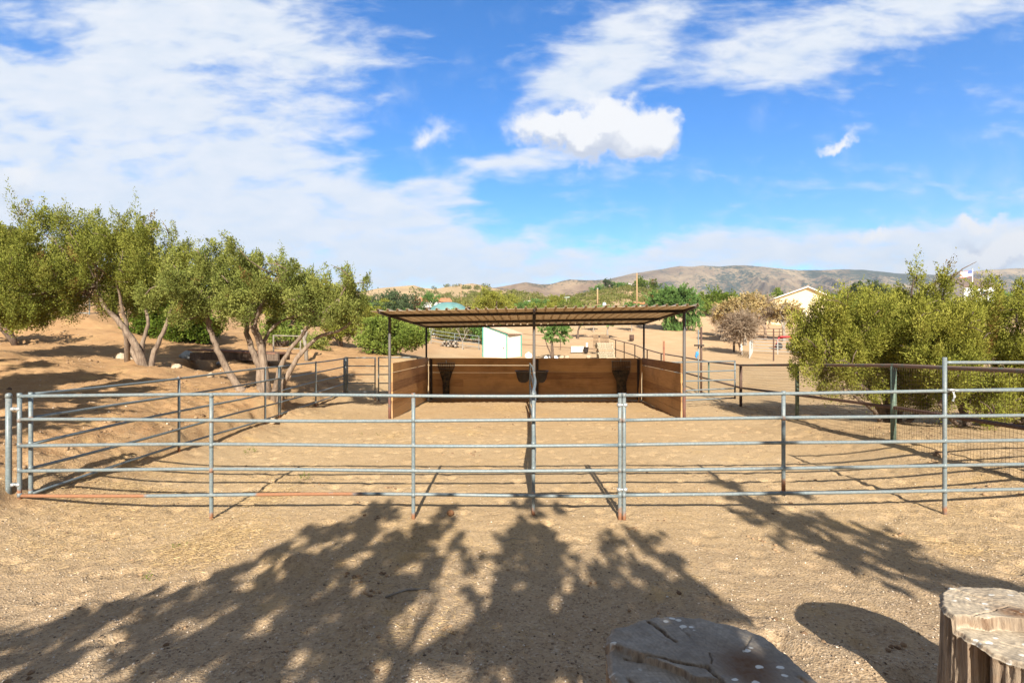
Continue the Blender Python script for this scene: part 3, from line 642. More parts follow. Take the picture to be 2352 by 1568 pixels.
def rust_front(i, t):
    if i != 4: return 0
    return .75 if t < .22 else (.66 if .38 < t < .58 else .34 if t > .6 else 0)
panel('corral_panel', 'front fence panel with a rusty bottom rail, left of the clamped joint', (-6.13, YF, 0), (1.343, YF, 0), [0, .3195, .656, 1.0], rust=rust_front, legs=[1, 1, 1, 1], seed=2, amp=.012,
      clamps=[(-6.175, YF-.0, 1.36, 0), (-6.175, YF, .42, 0), (1.372, YF, 1.41, 0), (1.372, YF, .36, 0)])
root = panel('corral_panel', 'front fence panel with clean pale blue rails, right of the clamped joint', (1.395, YF, 0), (8.8, YF, .1), [0, .268, .539, .80, 1.0], legs=[1, 0, 1, 0, 1], leg_top=[1.53, 1.53, 1.95, 1.95, 1.53], seed=3, amp=.006)
for z0, z1 in ((1.935, 1.935), (1.59, 1.60)):
    mb = MB(); mb.tube(rail_pts((5.39+(.06 if z0 < 1.7 else 0), YF-(.03 if z0 < 1.7 else 0), z0), (7.35, YF, z1), 20, 0, 4, .003), .021, 10); mb.build('rail', M['pipe'], root, True)
mb = MB()
for k in range(9):
    th = k*.7; mb.tube([(5.46+.012*math.cos(th+q), YF-.045+.01*math.sin(k), 1.60-.016*k+.014*math.sin(q)) for q in np.linspace(0, 6.2, 7)], .0055, 6)
mb.tube([(5.40, YF-.02, 1.60), (5.47, YF-.05, 1.60)], .016, 8); mb.build('latch_chain', M['zinc'], root, True)
# lone end post
root = thing('fence_post', 'lone pale blue post with domed cap at the front left corner of the corral', 'post', (-6.245, YF-.02, G(-6.245, YF)))
mb = MB(); g = G(-6.245, YF); mb.tube([(-6.245, YF-.02, q) for q in (g-.1, g+.1, .8, 1.51)], .031, 12, [.2, .1, 0, 0]); mb.build('pole', M['pipe'], root, True)
mb = MB(); mb.lathe([(.034, 1.50), (.034, 1.535), (.026, 1.555), (.006, 1.562)], (-6.245, YF-.02, 0), 14); mb.build('cap', M['pipe'], root, True)
# left side fence, two panels, and the cross fence at the back
panel('corral_panel', 'nearer panel of the left side fence, running away from the corner post', (-6.09, 6.12, 0), (-6.1, 12.65, 0), [0, .418, .893, 1.0], seed=5, amp=.014, rust=lambda i, t: 0, legs=[1, 1, 1, 1])
panel('corral_panel', 'farther panel of the left side fence, ending at the back corner', (-6.1, 12.72, 0), (-6.1, 17.55, .05), [0, .48, 1.0], seed=6, amp=.014)
mb = MB(); root = thing('fence_post', 'dark grey corner post where the left fence meets the back fence', 'post', (-6.06, 17.62, G(-6.06, 17.62)))
mb.tube([(-6.06, 17.62, G(-6.06, 17.62)-.1), (-6.06, 17.62, 1.64)], .04, 10, .1); mb.build('pole', M['pipe_dark'], root, True)
panel('corral_panel', 'back fence panel between the left back corner and the paired posts', (-6.0, 17.65, .08), (-4.99, 17.62, .08), [0, 1.0], seed=7, m=M['pipe'])
panel('corral_panel', 'short back fence panel joined to the left wall of the shelter', (-4.86, 17.62, .08), (-3.45, 17.62, .08), [0, 1.0], seed=8)
# dividing panel, seen end on, slightly bowed
panel('corral_panel', 'bowed dividing panel running from the front fence back to the middle shelter post', (.27, 6.1, 0), (.53, 14.3, 0), [0, .5, 1.0], seed=9, bow=-.07, amp=.01, rust=lambda i, t: .3 if i > 2 else 0)
# small gate right of the shelter
panel('pipe_gate', 'narrow dark gate of five rails between the shelter and the mesh fence', (4.97, 16.0, -.03), (7.72, 16.75, .0), [0, 1.0], m=M['pipe_dark'], seed=10, legs=[1, 0], r=.024, group='gates of the corral', cat='gate',
      rz=[1.52, 1.20, .88, .57, .24])

# ------------------------------------------------------------------ horse shelter
def sh(x_, y_, z):    # local frame: x along the front from left post, y into depth
    ux, uy = 1.0, -.04; vx, vy = .04, 1.0
    return Vector((-3.51+x_*ux+y_*vx, 13.87+x_*uy+y_*vy, z))
SW, SD = 8.33, 4.85
root = thing('horse_shelter', 'open fronted horse shelter with a ribbed metal roof on pipe posts and plank walls', 'shelter', sh(SW/2, SD/2, 0))
def rz_(x_, y_): return 2.93+.12*x_/SW-.037*y_      # roof height
for (x_, y_, r) in ((0, 0, .04), (SW/2-.03, 0, .042), (SW, 0, .042), (.0, SD, .037), (SW/2, SD, .037), (SW, SD, .037)):
    p = sh(x_, y_, 0); g = G(p.x, p.y); mb = MB()
    mb.tube([(p.x, p.y, g-.05), (p.x, p.y, g+.3), (p.x, p.y, g+1.4), (p.x, p.y, rz_(x_, y_)-.02)], r, 10, [.75, .5, .25 if y_ == 0 else 0, 0]); mb.build('post', M['shelter_post'] if y_ == 0 else M['dark_steel'], root, True)
for y_ in (0, 2.7, SD):
    mb = MB(); mb.tube([sh(-.02, y_, rz_(0, y_)), sh(SW/2, y_, rz_(SW/2, y_)), sh(SW+.02, y_, rz_(SW, y_))], .040, 10); mb.build('beam', M['dark_steel'], root, True)
for x_ in (0, SW/2-.03, SW):
    mb = MB(); yf = -.95; mb.tube([sh(x_, yf, rz_(x_, yf)-.0), sh(x_, SD+.05, rz_(x_, SD)-.0)], .036, 10); mb.build('rafter', M['dark_steel'], root, True)
# ribbed roof sheet: trapezoid profile along x, real thickness
def roof():
    prof = []; pitch = .262; n = int((SW+.44)/pitch)
    for k in range(n):
        x0 = -.22+k*pitch
        prof += [(x0, 0), (x0+.165, 0), (x0+.165+.010, .055), (x0+.165+.060, .055), (x0+.165+.070, 0)]
    prof.append((-.22+n*pitch, 0)); ysr = [-1.0, -.4, 0, .9, 1.8, 2.7, 3.6, SD, SD+.16]
    vs = []; q = []
    for lay in (0, .0035):
        for y_ in ysr:
            for (x_, h_) in prof: vs.append(sh(x_, y_, rz_(x_, y_)+.038+h_+lay))
    c = len(prof); r = len(ysr); N = c*r
    for i in range(r-1):
        for j in range(c-1):
            a = i*c+j; q.append((a, a+c, a+c+1, a+1)); q.append((N+a, N+a+1, N+a+c+1, N+a+c))
    for j in range(c-1): q.append((j, j+1, N+j+1, N+j)); e = (r-1)*c+j; q.append((e+1, e, N+e, N+e+1))
    mb = MB(); mb.add(vs, q); return mb
m_, t_, b_ = mat('roof_sheet'); gp = t_.node('ShaderNodeNewGeometry').outputs['Position']
nn = t_.noise(t_.scalev(gp, (2, .6, 2)), 2.5, 5, .6)
t_.l.new(t_.mix(t_.rng(nn, .3, .7), (.52, .43, .31), (.64, .53, .40)), b_.inputs['Base Color']); b_.inputs['Roughness'].default_value = .5; b_.inputs['Metallic'].default_value = .15
M['roof'] = m_
roof().build('roof_sheet', M['roof'], root)
# plank walls
m_, t_, b_ = mat('stained_plank'); tcx = t_.node('ShaderNodeNewGeometry').outputs['Position']
av_ = t_.node('ShaderNodeAttribute', attribute_name='v').outputs['Fac']
off = t_.node('ShaderNodeCombineXYZ', ins={2: t_.math('MULTIPLY', av_, 37.0)})
vv = t_.node('ShaderNodeVectorMath', operation='ADD', ins={0: tcx, 1: off.outputs[0]}).outputs[0]
gr = t_.noise(t_.scalev(vv, (1.2, 1.2, 26)), 1.6, 7, .65, .5); g2 = t_.noise(tcx, 1.1, 4, .6)
c1 = t_.mix(t_.rng(gr, .3, .72), (.21, .10, .038), (.54, .31, .13)); c1 = t_.mix(t_.rng(av_, .1, 1, 0, .65), c1, (.55, .33, .14))
c1 = t_.mix(t_.rng(g2, .5, .72, 0, .5), c1, (.11, .05, .02)); c1 = t_.mix(t_.rng(av_, .25, .0, 0, .6), c1, (.10, .045, .02))
spz = t_.node('ShaderNodeSeparateXYZ', ins={0: tcx}).outputs[2]; c1 = t_.mix(t_.math('MULTIPLY', t_.rng(spz, .45, .02), t_.rng(g2, .3, .6)), c1, (.40, .27, .15))
t_.l.new(c1, b_.inputs['Base Color']); b_.inputs['Roughness'].default_value = .75
bn_ = t_.node('ShaderNodeBump', ins={'Height': gr, 'Strength': .35, 'Distance': .01}); t_.l.new(bn_.outputs[0], b_.inputs['Normal']); M['plank'] = m_
def wall(x0, y0, x1, y1, gaps, seed, top=1.56, split=None, back=False):
    rnd = random.Random(seed); mb = MB(); n = 6; segs = [(0, 1)] if not split else [(0, split), (split, 1)]
    nx_, ny_ = -(y1-y0), (x1-x0); L = math.hypot(nx_, ny_); nx_, ny_ = nx_/L*.02, ny_/L*.02
    for si, (s0, s1) in enumerate(segs):
        cuts = [s0]+([s0+(s1-s0)*rnd.choice((.33, .5, .62))] if back else [])+[s1]
        ztop = top
        for k in range(n):
            hgt = .262; gap = gaps[si][k]; z1 = ztop; z0 = ztop-hgt
            cs = cuts if rnd.random() < .6 else [s0, s1]
            for c0, c1_ in zip(cs[:-1], cs[1:]):
                xa, ya = x0+(x1-x0)*(c0+.0002), y0+(y1-y0)*(c0+.0002); xb, yb = x0+(x1-x0)*(c1_-.0002), y0+(y1-y0)*(c1_-.0002); d = rnd.uniform(-.006, .006)
                ox, oy = nx_*(1+d*60), ny_*(1+d*60)
                mb.quadbox([sh(xa-ox, ya-oy, z0), sh(xb-ox, yb-oy, z0), sh(xb+ox, yb+oy, z0), sh(xa+ox, ya+oy, z0), sh(xa-ox, ya-oy, z1), sh(xb-ox, yb-oy, z1), sh(xb+ox, yb+oy, z1), sh(xa+ox, ya+oy, z1)], rnd.random())
            ztop = z0-gap
    return mb.build('plank_wall', M['plank'], root)
wall(.07, .0, .07, SD-.1, [[.022, .004, .004, .004, .004, 0]], 1, 1.58)
wall(SW-.07, .0, SW-.07, SD-.1, [[.02, .002, .002, .002, .002, 0]], 2, 1.58)
wall(.1, SD, SW-.1, SD, [[.03, .009, .003, .003, .003, 0], [.002, .003, .002, .003, .002, 0]], 3, 1.56, split=.5, back=True)
for x_ in (SW/2+.12, .2, SW-.22):
    mb = MB(); mb.quadbox([sh(x_+a, SD-.09+b, z) for z in (-.02, 1.52) for a, b in ((-.045, 0), (.045, 0), (.045, .06), (-.045, .06))], .0); mb.build('batten', M['dark_steel'], root)
# leaning board
root = thing('wooden_board', 'pale narrow board leaning on the back wall by its right post', 'board', sh(SW-.55, SD-.5, 0))
pA = at(1465, 912, 18.05); pB = at(1473.5, 824, 18.3)
mb = MB(); dA_ = Vector((.06, 0, 0)); dB_ = Vector((0, .03, 0)); pA.z = G(pA.x, pA.y)-.01
mb.quadbox([pA, pA+dA_, pA+dA_+dB_, pA+dB_, pB, pB+dA_, pB+dA_+dB_, pB+dB_], .5); mb.build('plank', simple('pale_wood', (.55, .33, .15), .7, 0, .2, 5), root)
# hay bags
M['net'] = None
m_, t_, b_ = mat('hay_net'); gp = t_.node('ShaderNodeNewGeometry').outputs['Position']
n_h = t_.noise(gp, 9, 4, .6); t_.l.new(t_.mix(t_.rng(n_h, .4, .65), (.018, .015, .013), (.12, .085, .045)), b_.inputs['Base Color']); b_.inputs['Roughness'].default_value = .8; M['net'] = m_
def haybag(label, px0, px1, pyt, pyb, pxb0, pxb1, slim, Yd):
    c = at((px0+px1)/2, pyt, Yd); root = thing('hay_feeder', label, 'hay feeder', (c.x, Yd+.1, c.z), 'wall hay feeders')
    w_ = (px1-px0)/F*Yd; zt = c.z; zb = at(0, pyb, Yd).z; cb = at((pxb0+pxb1)/2, pyb, Yd).x; wb = (pxb1-pxb0)/F*Yd
    mb = MB(); x0, x1 = c.x-w_/2, c.x+w_/2
    mb.tube([(x0, Yd-.02, zt), (x1, Yd-.02, zt), (x1, Yd+.12, zt), (x0, Yd+.12, zt), (x0, Yd-.02, zt)], .009, 6)
    mb.tube([(x0, Yd-.02, zt), (x0, Yd-.02, zt-.22), (x1, Yd-.02, zt-.22), (x1, Yd-.02, zt)], .006, 6); mb.build('frame', M['pipe_dark'], root)
    mb = MB(); mb.tube([(c.x, Yd+.1, zt-.02), (c.x, Yd+.05, zt+.1)], .018, 6); mb.build('hook', M['zinc'], root)
    mb = MB(); rows = 30; cols = 22
    def pt(i, j):     # elliptical sleeve
        t = i/rows; s = (1-t)**.0; e = slim(t); w2 = (w_/2)*(1-e)+(wb/2)*e; cx = c.x+(cb-c.x)*t; th = 2*math.pi*j/cols
        return Vector((cx+w2*.96*math.cos(th)*(1+.03*math.sin(9*t+j)), Yd+.05+(.06+.05*math.sin(math.pi*t))*math.sin(th), zt+(zb-zt)*t))
    for i in range(rows+1): mb.tube([pt(i, j) for j in range(cols+1)], .0048, 4, cap=False)
    for j in range(cols): mb.tube([pt(i, j) for i in range(0, rows+1, 2)], .0048, 4, cap=False)
    vs = [pt(i, j)*1.0 for i in range(int(rows*.28), rows+1) for j in range(cols)]; m2 = rows+1-int(rows*.28)
    vs = [Vector((p.x*.93+cb*.07, (p.y-Yd-.05)*.85+Yd+.05, p.z)) for p in vs]
    mb.add(vs, [(i*cols+j, i*cols+(j+1) % cols, (i+1)*cols+(j+1) % cols, (i+1)*cols+j) for i in range(m2-1) for j in range(cols)]+[tuple((m2-1)*cols+j for j in range(cols))])
    mb.build('net_bag', M['net'], root)
haybag('black hay net tapering to a narrow foot, on the left half of the wall', 1004, 1044.5, 833.5, 905, 1016, 1032, lambda t: min(1, max(0, (t-.12)/.5))**.8, 18.45)
haybag('black hay net with wide square mouth, on the right half of the wall', 1405.5, 1448.5, 829, 909, 1417, 1440, lambda t: min(1, max(0, (t-.3)/.3)), 18.1)
# corner feed tubs
M['tub'] = simple('black_rubber', (.03, .024, .022), .55, 0, .3, 8)
for (px, label, s_) in ((1202, 'dark rubber feed tub left of the middle shelter post', -1), (1241, 'dark rubber feed tub right of the middle shelter post', 1)):
    p = at(px, 853, 17.6); root = thing('feed_tub', label, 'feed tub', (p.x, p.y, p.z-.3), 'corner feed tubs'); mb = MB()
    R = .27; mb.lathe([(R*.35, -.40), (R*.62, -.36), (R*.84, -.24), (R*.97, -.08), (R, -.02), (R*1.1, 0), (R*1.1, .025), (R*.97, .02), (R*.9, -.05), (R*.7, -.28), (R*.2, -.3)], p, 22); mb.build('tub', M['tub'], root, True)
    mb = MB(); mb.tube([(p.x+R*1.06*math.cos(q), p.y+R*1.06*math.sin(q), p.z+.02) for q in np.linspace(0, 6.2832, 25)], .022, 6); mb.build('rim', simple('tub_rim', (.10, .09, .085), .4), root, True)  # rim of the tub coloured lighter grey to paint in its highlight
    mb = MB(); mb.box((p.x-s_*R*.95, p.y, p.z-.1), (.05, .2, .16)); mb.build('bracket', M['pipe_dark'], root)

# ------------------------------------------------------------------ brown pipe fence with mesh on the right, running back
FP = [(6.95, 5.6), (7.0, 6.5), (7.13, 9.04), (7.46, 12.65), (7.9, 16.7), (8.75, 21.5), (8.77, 24.8), (8.76, 28.4), (8.75, 31.3), (8.74, 34.4), (8.7, 37.5), (8.68, 40.5), (8.78, 44.6)]
HT = [1.42, 1.42, 1.40, 1.40, 1.40, 1.38, 1.40, 1.36, 1.40, 1.46, 1.42, 1.42, 1.42]
root = thing('pipe_fence', 'long brown and green pipe fence with wire mesh along the right side, running uphill', 'fence', (7.9, 16.7, G(7.9, 16.7)))
tops = [Vector((x, y, gz([x], [y], False)[0]+h)) for (x, y), h in zip(FP, HT)]
tops[0].z = 1.86; tops[1].z = 1.80; tops[2].z = 1.75; tops[3].z = 1.585; tops[4].z = 1.38; tops[5].z=1.30; tops[6].z = 1.40
def dense(P_, n=6):
    o = []
    for a, b in zip(P_[:-1], P_[1:]): o += [a.lerp(b, i/n) for i in range(n)]
    return o+[P_[-1]]
mb = MB(); mb.tube(dense(tops[:5]), .036, 10); mb.build('top_rail', M['patchy_pipe'], root, True)
mb = MB(); mb.tube(dense(tops[4:]), .034, 10); mb.build('top_rail', M['brown_pipe'], root, True)
mb = MB(); mb.tube(dense([t-Vector((.0, 0, .78)) for t in tops]), .034, 10); mb.build('mid_rail', M['brown_pipe'], root, True)
for i, (p, t) in enumerate(zip(FP, tops)):
    mb = MB(); gg = G(*p); mb.tube([(p[0], p[1], gg-.1), (p[0], p[1], gg+.6), (p[0], p[1], t.z-.01)], .048 if i < 5 else .036, 10); mb.build('post', M['green_pipe'] if i in (1, 2, 3, 5) else M['brown_pipe'], root, True)
def mesh_fence(P_, step, rows, r, ztop):
    mb = MB()
    for a, b in zip(P_[:-1], P_[1:]):
        L = (b-a).length; n = int(L/step); off = Vector((-.045, 0, 0))
        tops_ = [a.lerp(b, i/n)+off for i in range(n+1)]; gs = gz([p.x for p in tops_], [p.y for p in tops_])
        for p, g_ in zip(tops_, gs): mb.tube([(p.x, p.y, g_), (p.x, p.y, p.z-.02)], r, 3, cap=False)
        for k in range(rows):
            f = k/(rows-1)**1.0; mb.tube([(p.x, p.y, g_+.02+(p.z-.04-g_)*f) for p, g_ in list(zip(tops_, gs))[::4]+[(tops_[-1], gs[-1])]], r, 3, cap=False)
    return mb
mesh_fence(tops[:5], .055, 20, .0019, 1.5).build('wire_mesh', M['wire'], root)
mesh_fence(tops[4:7], .11, 13, .0022, 1.5).build('wire_mesh', M['wire'], root)
# tall posts near the fence
root = thing('utility_post', 'tall brown post with a dark clamp and blue rag, beyond the shelter gate', 'post', (8.0, 20.6, G(8.0, 20.6)))
mb = MB(); g = G(8.06, 20.6); mb.tube([(8.06, 20.6, g-.1), (8.06, 20.6, at(0, 751, 20.6).z)], .043, 10); mb.build('pole', M['brown_pipe'], root, True)
mb = MB(); mb.tube([(7.96, 20.65, g-.1), (7.96, 20.65, at(0, 757, 20.65).z)], .028, 8); mb.build('pole', M['pipe_dark'], root, True)
mb = MB(); mb.box(at(1606, 793, 20.5), (.4, .1, .07)); mb.build('clamp', M['dark_steel'], root)
mb = MB(); c = at(1600, 813, 20.48); mb.tube([c+Vector((0, 0, .1)), c+Vector((.03, -.01, .02)), c+Vector((-.02, 0, -.1)), c+Vector((.01, 0, -.18))], [.05, .07, .05, .02], 8); mb.build('rag', simple('blue_plastic', (.06, .28, .62), .5, 0, .1), root)
p = gpx(1525, 26.5); root = thing('utility_post', 'short reddish post standing beyond the fence behind the shelter', 'post', p)
mb = MB(); mb.tube([p-Vector((0, 0, .1)), Vector((p.x, p.y, at(0, 783, 26.5).z))], .055, 10, .5); mb.build('pole', mat_pipe('red_post', (.22, .07, .06), base_rust=.1), root, True)

# ------------------------------------------------------------------ stumps
def mat_stump(c0=(.34, .265, .185), c1=(.56, .47, .34)):
    m, t, b = mat('weathered_stump'); o = t.node('ShaderNodeTexCoord').outputs['Object']; g = t.node('ShaderNodeNewGeometry')
    nzz = t.node('ShaderNodeSeparateXYZ', ins={0: g.outputs['Normal']}).outputs[2]; top = t.rng(nzz, .45, .75)
    sp = t.node('ShaderNodeSeparateXYZ', ins={0: o}); rr = t.math('SQRT', t.math('ADD', t.math('POWER', sp.outputs[0], 2.0), t.math('POWER', sp.outputs[1], 2.0)))
    nb = t.noise(o, 3.0, 5, .6, .4); nf = t.noise(o, 30, 5, .7)
    ring = t.math('SINE', t.math('ADD', t.math('MULTIPLY', rr, 300), t.math('MULTIPLY', nb, 18)))
    rad = t.node('ShaderNodeTexNoise'); ang = t.math('ARCTAN2', sp.outputs[1], sp.outputs[0]); cv = t.node('ShaderNodeCombineXYZ', ins={0: t.math('MULTIPLY', t.math('COSINE', ang), 9.0), 1: t.math('MULTIPLY', t.math('SINE', ang), 9.0), 2: t.math('MULTIPLY', rr, 1.5)})
    t.l.new(cv.outputs[0], rad.inputs['Vector']); rad.inputs['Scale'].default_value = 2.5; rad.inputs['Detail'].default_value = 5
    ct = t.mix(t.rng(nb, .3, .7), c0, c1); ct = t.mix(t.rng(rad.outputs[0], .3, .55, .38, 0), ct, (.20, .165, .13))
    ct = t.mix(t.math('MULTIPLY', t.rng(ring, -.2, 1), .07), ct, (.14, .11, .085))
    at_ = t.node('ShaderNodeAttribute', attribute_name='v').outputs['Fac']
    saw = t.math('SINE', t.math('ADD', t.math('MULTIPLY', t.math('ADD', sp.outputs[0], t.math('MULTIPLY', sp.outputs[1], .45)), 260), t.math('MULTIPLY', nb, 9)))
    ct = t.mix(t.math('MULTIPLY', t.rng(saw, .3, 1), .13), ct, (.12, .10, .08)); ct = t.mix(t.rng(nf, .42, .6, .35, 0), ct, (.13, .11, .09))
    ct = t.mix(t.math('MULTIPLY', at_, t.rng(nf, .3, .6, .6, 1)), ct, (.13, .065, .03))
    v = t.node('ShaderNodeTexVoronoi'); v.inputs['Scale'].default_value = 13; t.l.new(t.scalev(o, (1, 1.6, .3)), v.inputs['Vector'])
    dp = t.math('MULTIPLY', t.rng(t.math('ADD', v.outputs[0], t.math('MULTIPLY', nf, .2)), .36, .31), t.rng(t.noise(o, 5, 2), .49, .53)); ct = t.mix(dp, ct, (.66, .64, .58))
    sd = t.noise(t.scalev(o, (22, 22, 1.6)), 1.3, 7, .7, .5); cs = t.mix(t.rng(sd, .32, .68), (.10, .07, .05), (.44, .34, .24))
    cs = t.mix(t.rng(nb, .55, .7, 0, .6), cs, (.30, .17, .09))
    t.l.new(t.mix(top, cs, ct), b.inputs['Base Color']); b.inputs['Roughness'].default_value = .9
    hh = t.math('ADD', t.math('MULTIPLY', nf, .15), t.math('ADD', t.math('MULTIPLY', t.math('MULTIPLY', sd, t.math('SUBTRACT', 1.0, top)), .9), t.math('MULTIPLY', ring, .02)))
    bn = t.node('ShaderNodeBump', ins={'Height': hh, 'Strength': 1.0, 'Distance': .022}); t.l.new(bn.outputs[0], b.inputs['Normal'])
    return m
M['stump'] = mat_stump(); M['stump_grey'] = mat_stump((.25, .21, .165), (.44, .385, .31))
def stump(label, cx, cy, ztop, R, sx, sy, chord, step, cracks, seed, stain=None, split=None, sm='stump'):
    g = G(cx, cy); root = thing('tree_stump', label, 'stump', (cx, cy, g), 'sawn tree stumps')
    NA, NR = 420, 110; th = np.linspace(0, 2*np.pi, NA, endpoint=False); rr = np.linspace(0, 1, NR)**.75
    rad = R*(1+.02*fbm(th*30/6.28*3, th*0+3, 3, seed+2)+.05*np.sin(2*th+seed)+.035*np.sin(3*th+seed*2)+.02*np.sin(7*th+seed)+.012*fbm(th*9, th*0, 3, seed)*2)
    T, Q = np.meshgrid(th, rr); RR = Q*rad[None, :]; x = RR*np.cos(T)*sx; y = RR*np.sin(T)*sy
    (ax, ay, nx_, ny_) = chord; side = (x-ax)*nx_+(y-ay)*ny_+.02*fbm(x*14, y*14, 3, seed)
    z = np.full_like(x, ztop-g)-step*sstep(-.004, .004, side)+.011*fbm(x*8, y*8, 4, seed, .6)+.0025*fbm(x*38, y*38, 3, seed+3)-.012*np.clip(fbm(x*5, y*5, 3, seed+11)-.25, 0, 1)*3
    for (x0, y0, x1, y1, w_, d_) in cracks:
        wob = .012*fbm(x*16, y*16, 3, seed+8); dd = segdist(x+wob, y+wob, x0, y0, x1, y1)
        z -= d_*np.exp(-(dd/w_)**2)
    z -= .02*sstep(.93, 1.0, Q)**2
    st = np.zeros_like(x)
    if stain: st = np.exp(-(((x-stain[0])/stain[2])**2+((y-stain[1])/stain[3])**2)**1.5)
    NS = 60; hgt = np.linspace(0, 1, NS+1)[1:]; zl = z[-1]
    X_ = [x]; Y_ = [y]; Z_ = [z]; A_ = [st]
    for h_ in hgt:
        groove = -.018*np.abs(fbm(th*14+h_*.5, th*0+h_*1.2, 3, seed+4))-.014*np.abs(fbm(th*40, th*0+h_*3, 3, seed+6))
        for (ta, tw, td) in (split or []): groove = groove-td*np.exp(-(((th-ta+np.pi) % (2*np.pi)-np.pi)/tw)**2)
        f = 1+.10*h_**2.2; X_.append(((rad*f+groove)*np.cos(th)*sx)[None]); Y_.append(((rad*f+groove)*np.sin(th)*sy)[None]); Z_.append((zl*(1-h_)-.12*h_)[None]); A_.append((th*0)[None])
    X_ = np.concatenate(X_); Y_ = np.concatenate(Y_); Z_ = np.concatenate(Z_); A_ = np.concatenate(A_)
    X_ = np.concatenate([X_, X_[:, :1]], 1); Y_ = np.concatenate([Y_, Y_[:, :1]], 1); Z_ = np.concatenate([Z_, Z_[:, :1]], 1); A_ = np.concatenate([A_, A_[:, :1]], 1)
    me = grid_mesh('wood', X_[:, ::-1], Y_[:, ::-1], Z_[:, ::-1], A_[:, ::-1]); o = link('wood', me, M[sm], root, world=False)
    return root
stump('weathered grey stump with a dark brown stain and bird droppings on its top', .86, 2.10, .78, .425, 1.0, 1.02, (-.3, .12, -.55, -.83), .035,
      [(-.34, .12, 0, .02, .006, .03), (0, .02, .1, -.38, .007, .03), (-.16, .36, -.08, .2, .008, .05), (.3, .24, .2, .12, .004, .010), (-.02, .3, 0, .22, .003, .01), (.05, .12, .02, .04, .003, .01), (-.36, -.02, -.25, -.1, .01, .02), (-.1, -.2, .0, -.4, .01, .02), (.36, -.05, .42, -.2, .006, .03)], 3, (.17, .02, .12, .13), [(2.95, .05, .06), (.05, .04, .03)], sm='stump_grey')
stump('pale split stump with two sawn levels, at the bottom right corner of the photo', 2.52, 2.33, .86, .35, 1.04, .98, (0, .0, -.12, -1), .062,
      [(-.12, .28, .12, -.02, .004, .02), (-.2, .2, .1, -.06, .003, .01), (.05, -.05, .2, -.3, .004, .02), (-.1, -.03, .0, -.14, .004, .02), (.2, .3, .16, .05, .003, .01), (0, -.1, .1, -.2, .003, .01), (-.28, .03, .0, .12, .003, .008), (-.22, .24, .02, .14, .0028, .006), (-.24, -.08, -.02, -.2, .003, .01), (-.1, -.2, .08, -.3, .003, .01), (.12, .3, .3, .12, .003, .01)], 7, (-.02, .06, .1, .06), [(3.42, .055, .13), (3.9, .02, .03), (4.3, .03, .04), (4.7, .02, .03), (5.1, .03, .03)])

# ------------------------------------------------------------------ loose stuff on the ground
def scatter_pebbles():
    rg = np.random.default_rng(5); n = 75000
    yy_ = 2.3+9*rg.random(n)**1.7; xx_ = (rg.random(n)*2-1)*(yy_*1.08+.3)
    k = rg.random(n) < np.clip(1.2-(yy_-2.3)/7, .25, 1); xx_ = xx_[k]; yy_ = yy_[k]; n = len(xx_)
    m2 = 2600; lx_ = -6.6-14*rg.random(m2)**1.3; ly_ = 5+17*rg.random(m2); xx_ = np.append(xx_, lx_); yy_ = np.append(yy_, ly_)
    big = np.append(rg.random(n)**7*.011+.0028, rg.random(m2)**5*.03+.006); n = len(xx_); zz = gz(xx_, yy_)
    base = np.array([(1, 0, 0), (0, 1, 0), (-1, 0, 0), (0, -1, 0), (0, 0, .75), (0, 0, -.75)], float)
    tri = np.array([(0, 1, 4), (1, 2, 4), (2, 3, 4), (3, 0, 4), (1, 0, 5), (2, 1, 5), (3, 2, 5), (0, 3, 5)])
    a = rg.random(n)*6.28; ca, sa = np.cos(a), np.sin(a); vs = base[None]*(.7+.6*rg.random((n, 6, 1))); vs[:, :, 1] *= (.55+.45*rg.random((n, 1)))
    vx = vs[..., 0]*ca[:, None]-vs[..., 1]*sa[:, None]; vy = vs[..., 0]*sa[:, None]+vs[..., 1]*ca[:, None]
    co_ = np.stack([xx_[:, None]+vx*big[:, None], yy_[:, None]+vy*big[:, None], zz[:, None]+(vs[..., 2]*.8+.15)*big[:, None]], -1).reshape(-1, 3)
    q = (tri[None]+np.arange(n)[:, None, None]*6).reshape(-1, 3)
    m, t, b = mat('pebble_stone'); av = t.node('ShaderNodeAttribute', attribute_name='v').outputs['Fac']
    cr = t.node('ShaderNodeValToRGB', ins={0: av}); e = cr.color_ramp.elements; e[0].color = (.12, .09, .065, 1); e[1].color = (.72, .67, .58, 1); e[1].position = 1
    for ps, c_ in ((.35, (.32, .23, .15, 1)), (.6, (.48, .37, .26, 1)), (.96, (.60, .50, .39, 1))): el = e.new(ps); el.color = c_
    t.l.new(cr.outputs[0], b.inputs['Base Color']); b.inputs['Roughness'].default_value = .9
    tag(link('gravel', quad_mesh('gravel', co_, q, np.repeat(rg.random(n), 6)), m), 'fine loose grit and pebbles scattered over the bare soil', 'gravel', kind='stuff')
scatter_pebbles()
M['straw'] = None
m_, t_, b_ = mat('straw'); av_ = t_.node('ShaderNodeAttribute', attribute_name='v').outputs['Fac']
t_.l.new(t_.mix(av_, (.36, .25, .12), (.58, .42, .21)), b_.inputs['Base Color']); b_.inputs['Roughness'].default_value = .7; M['straw'] = m_
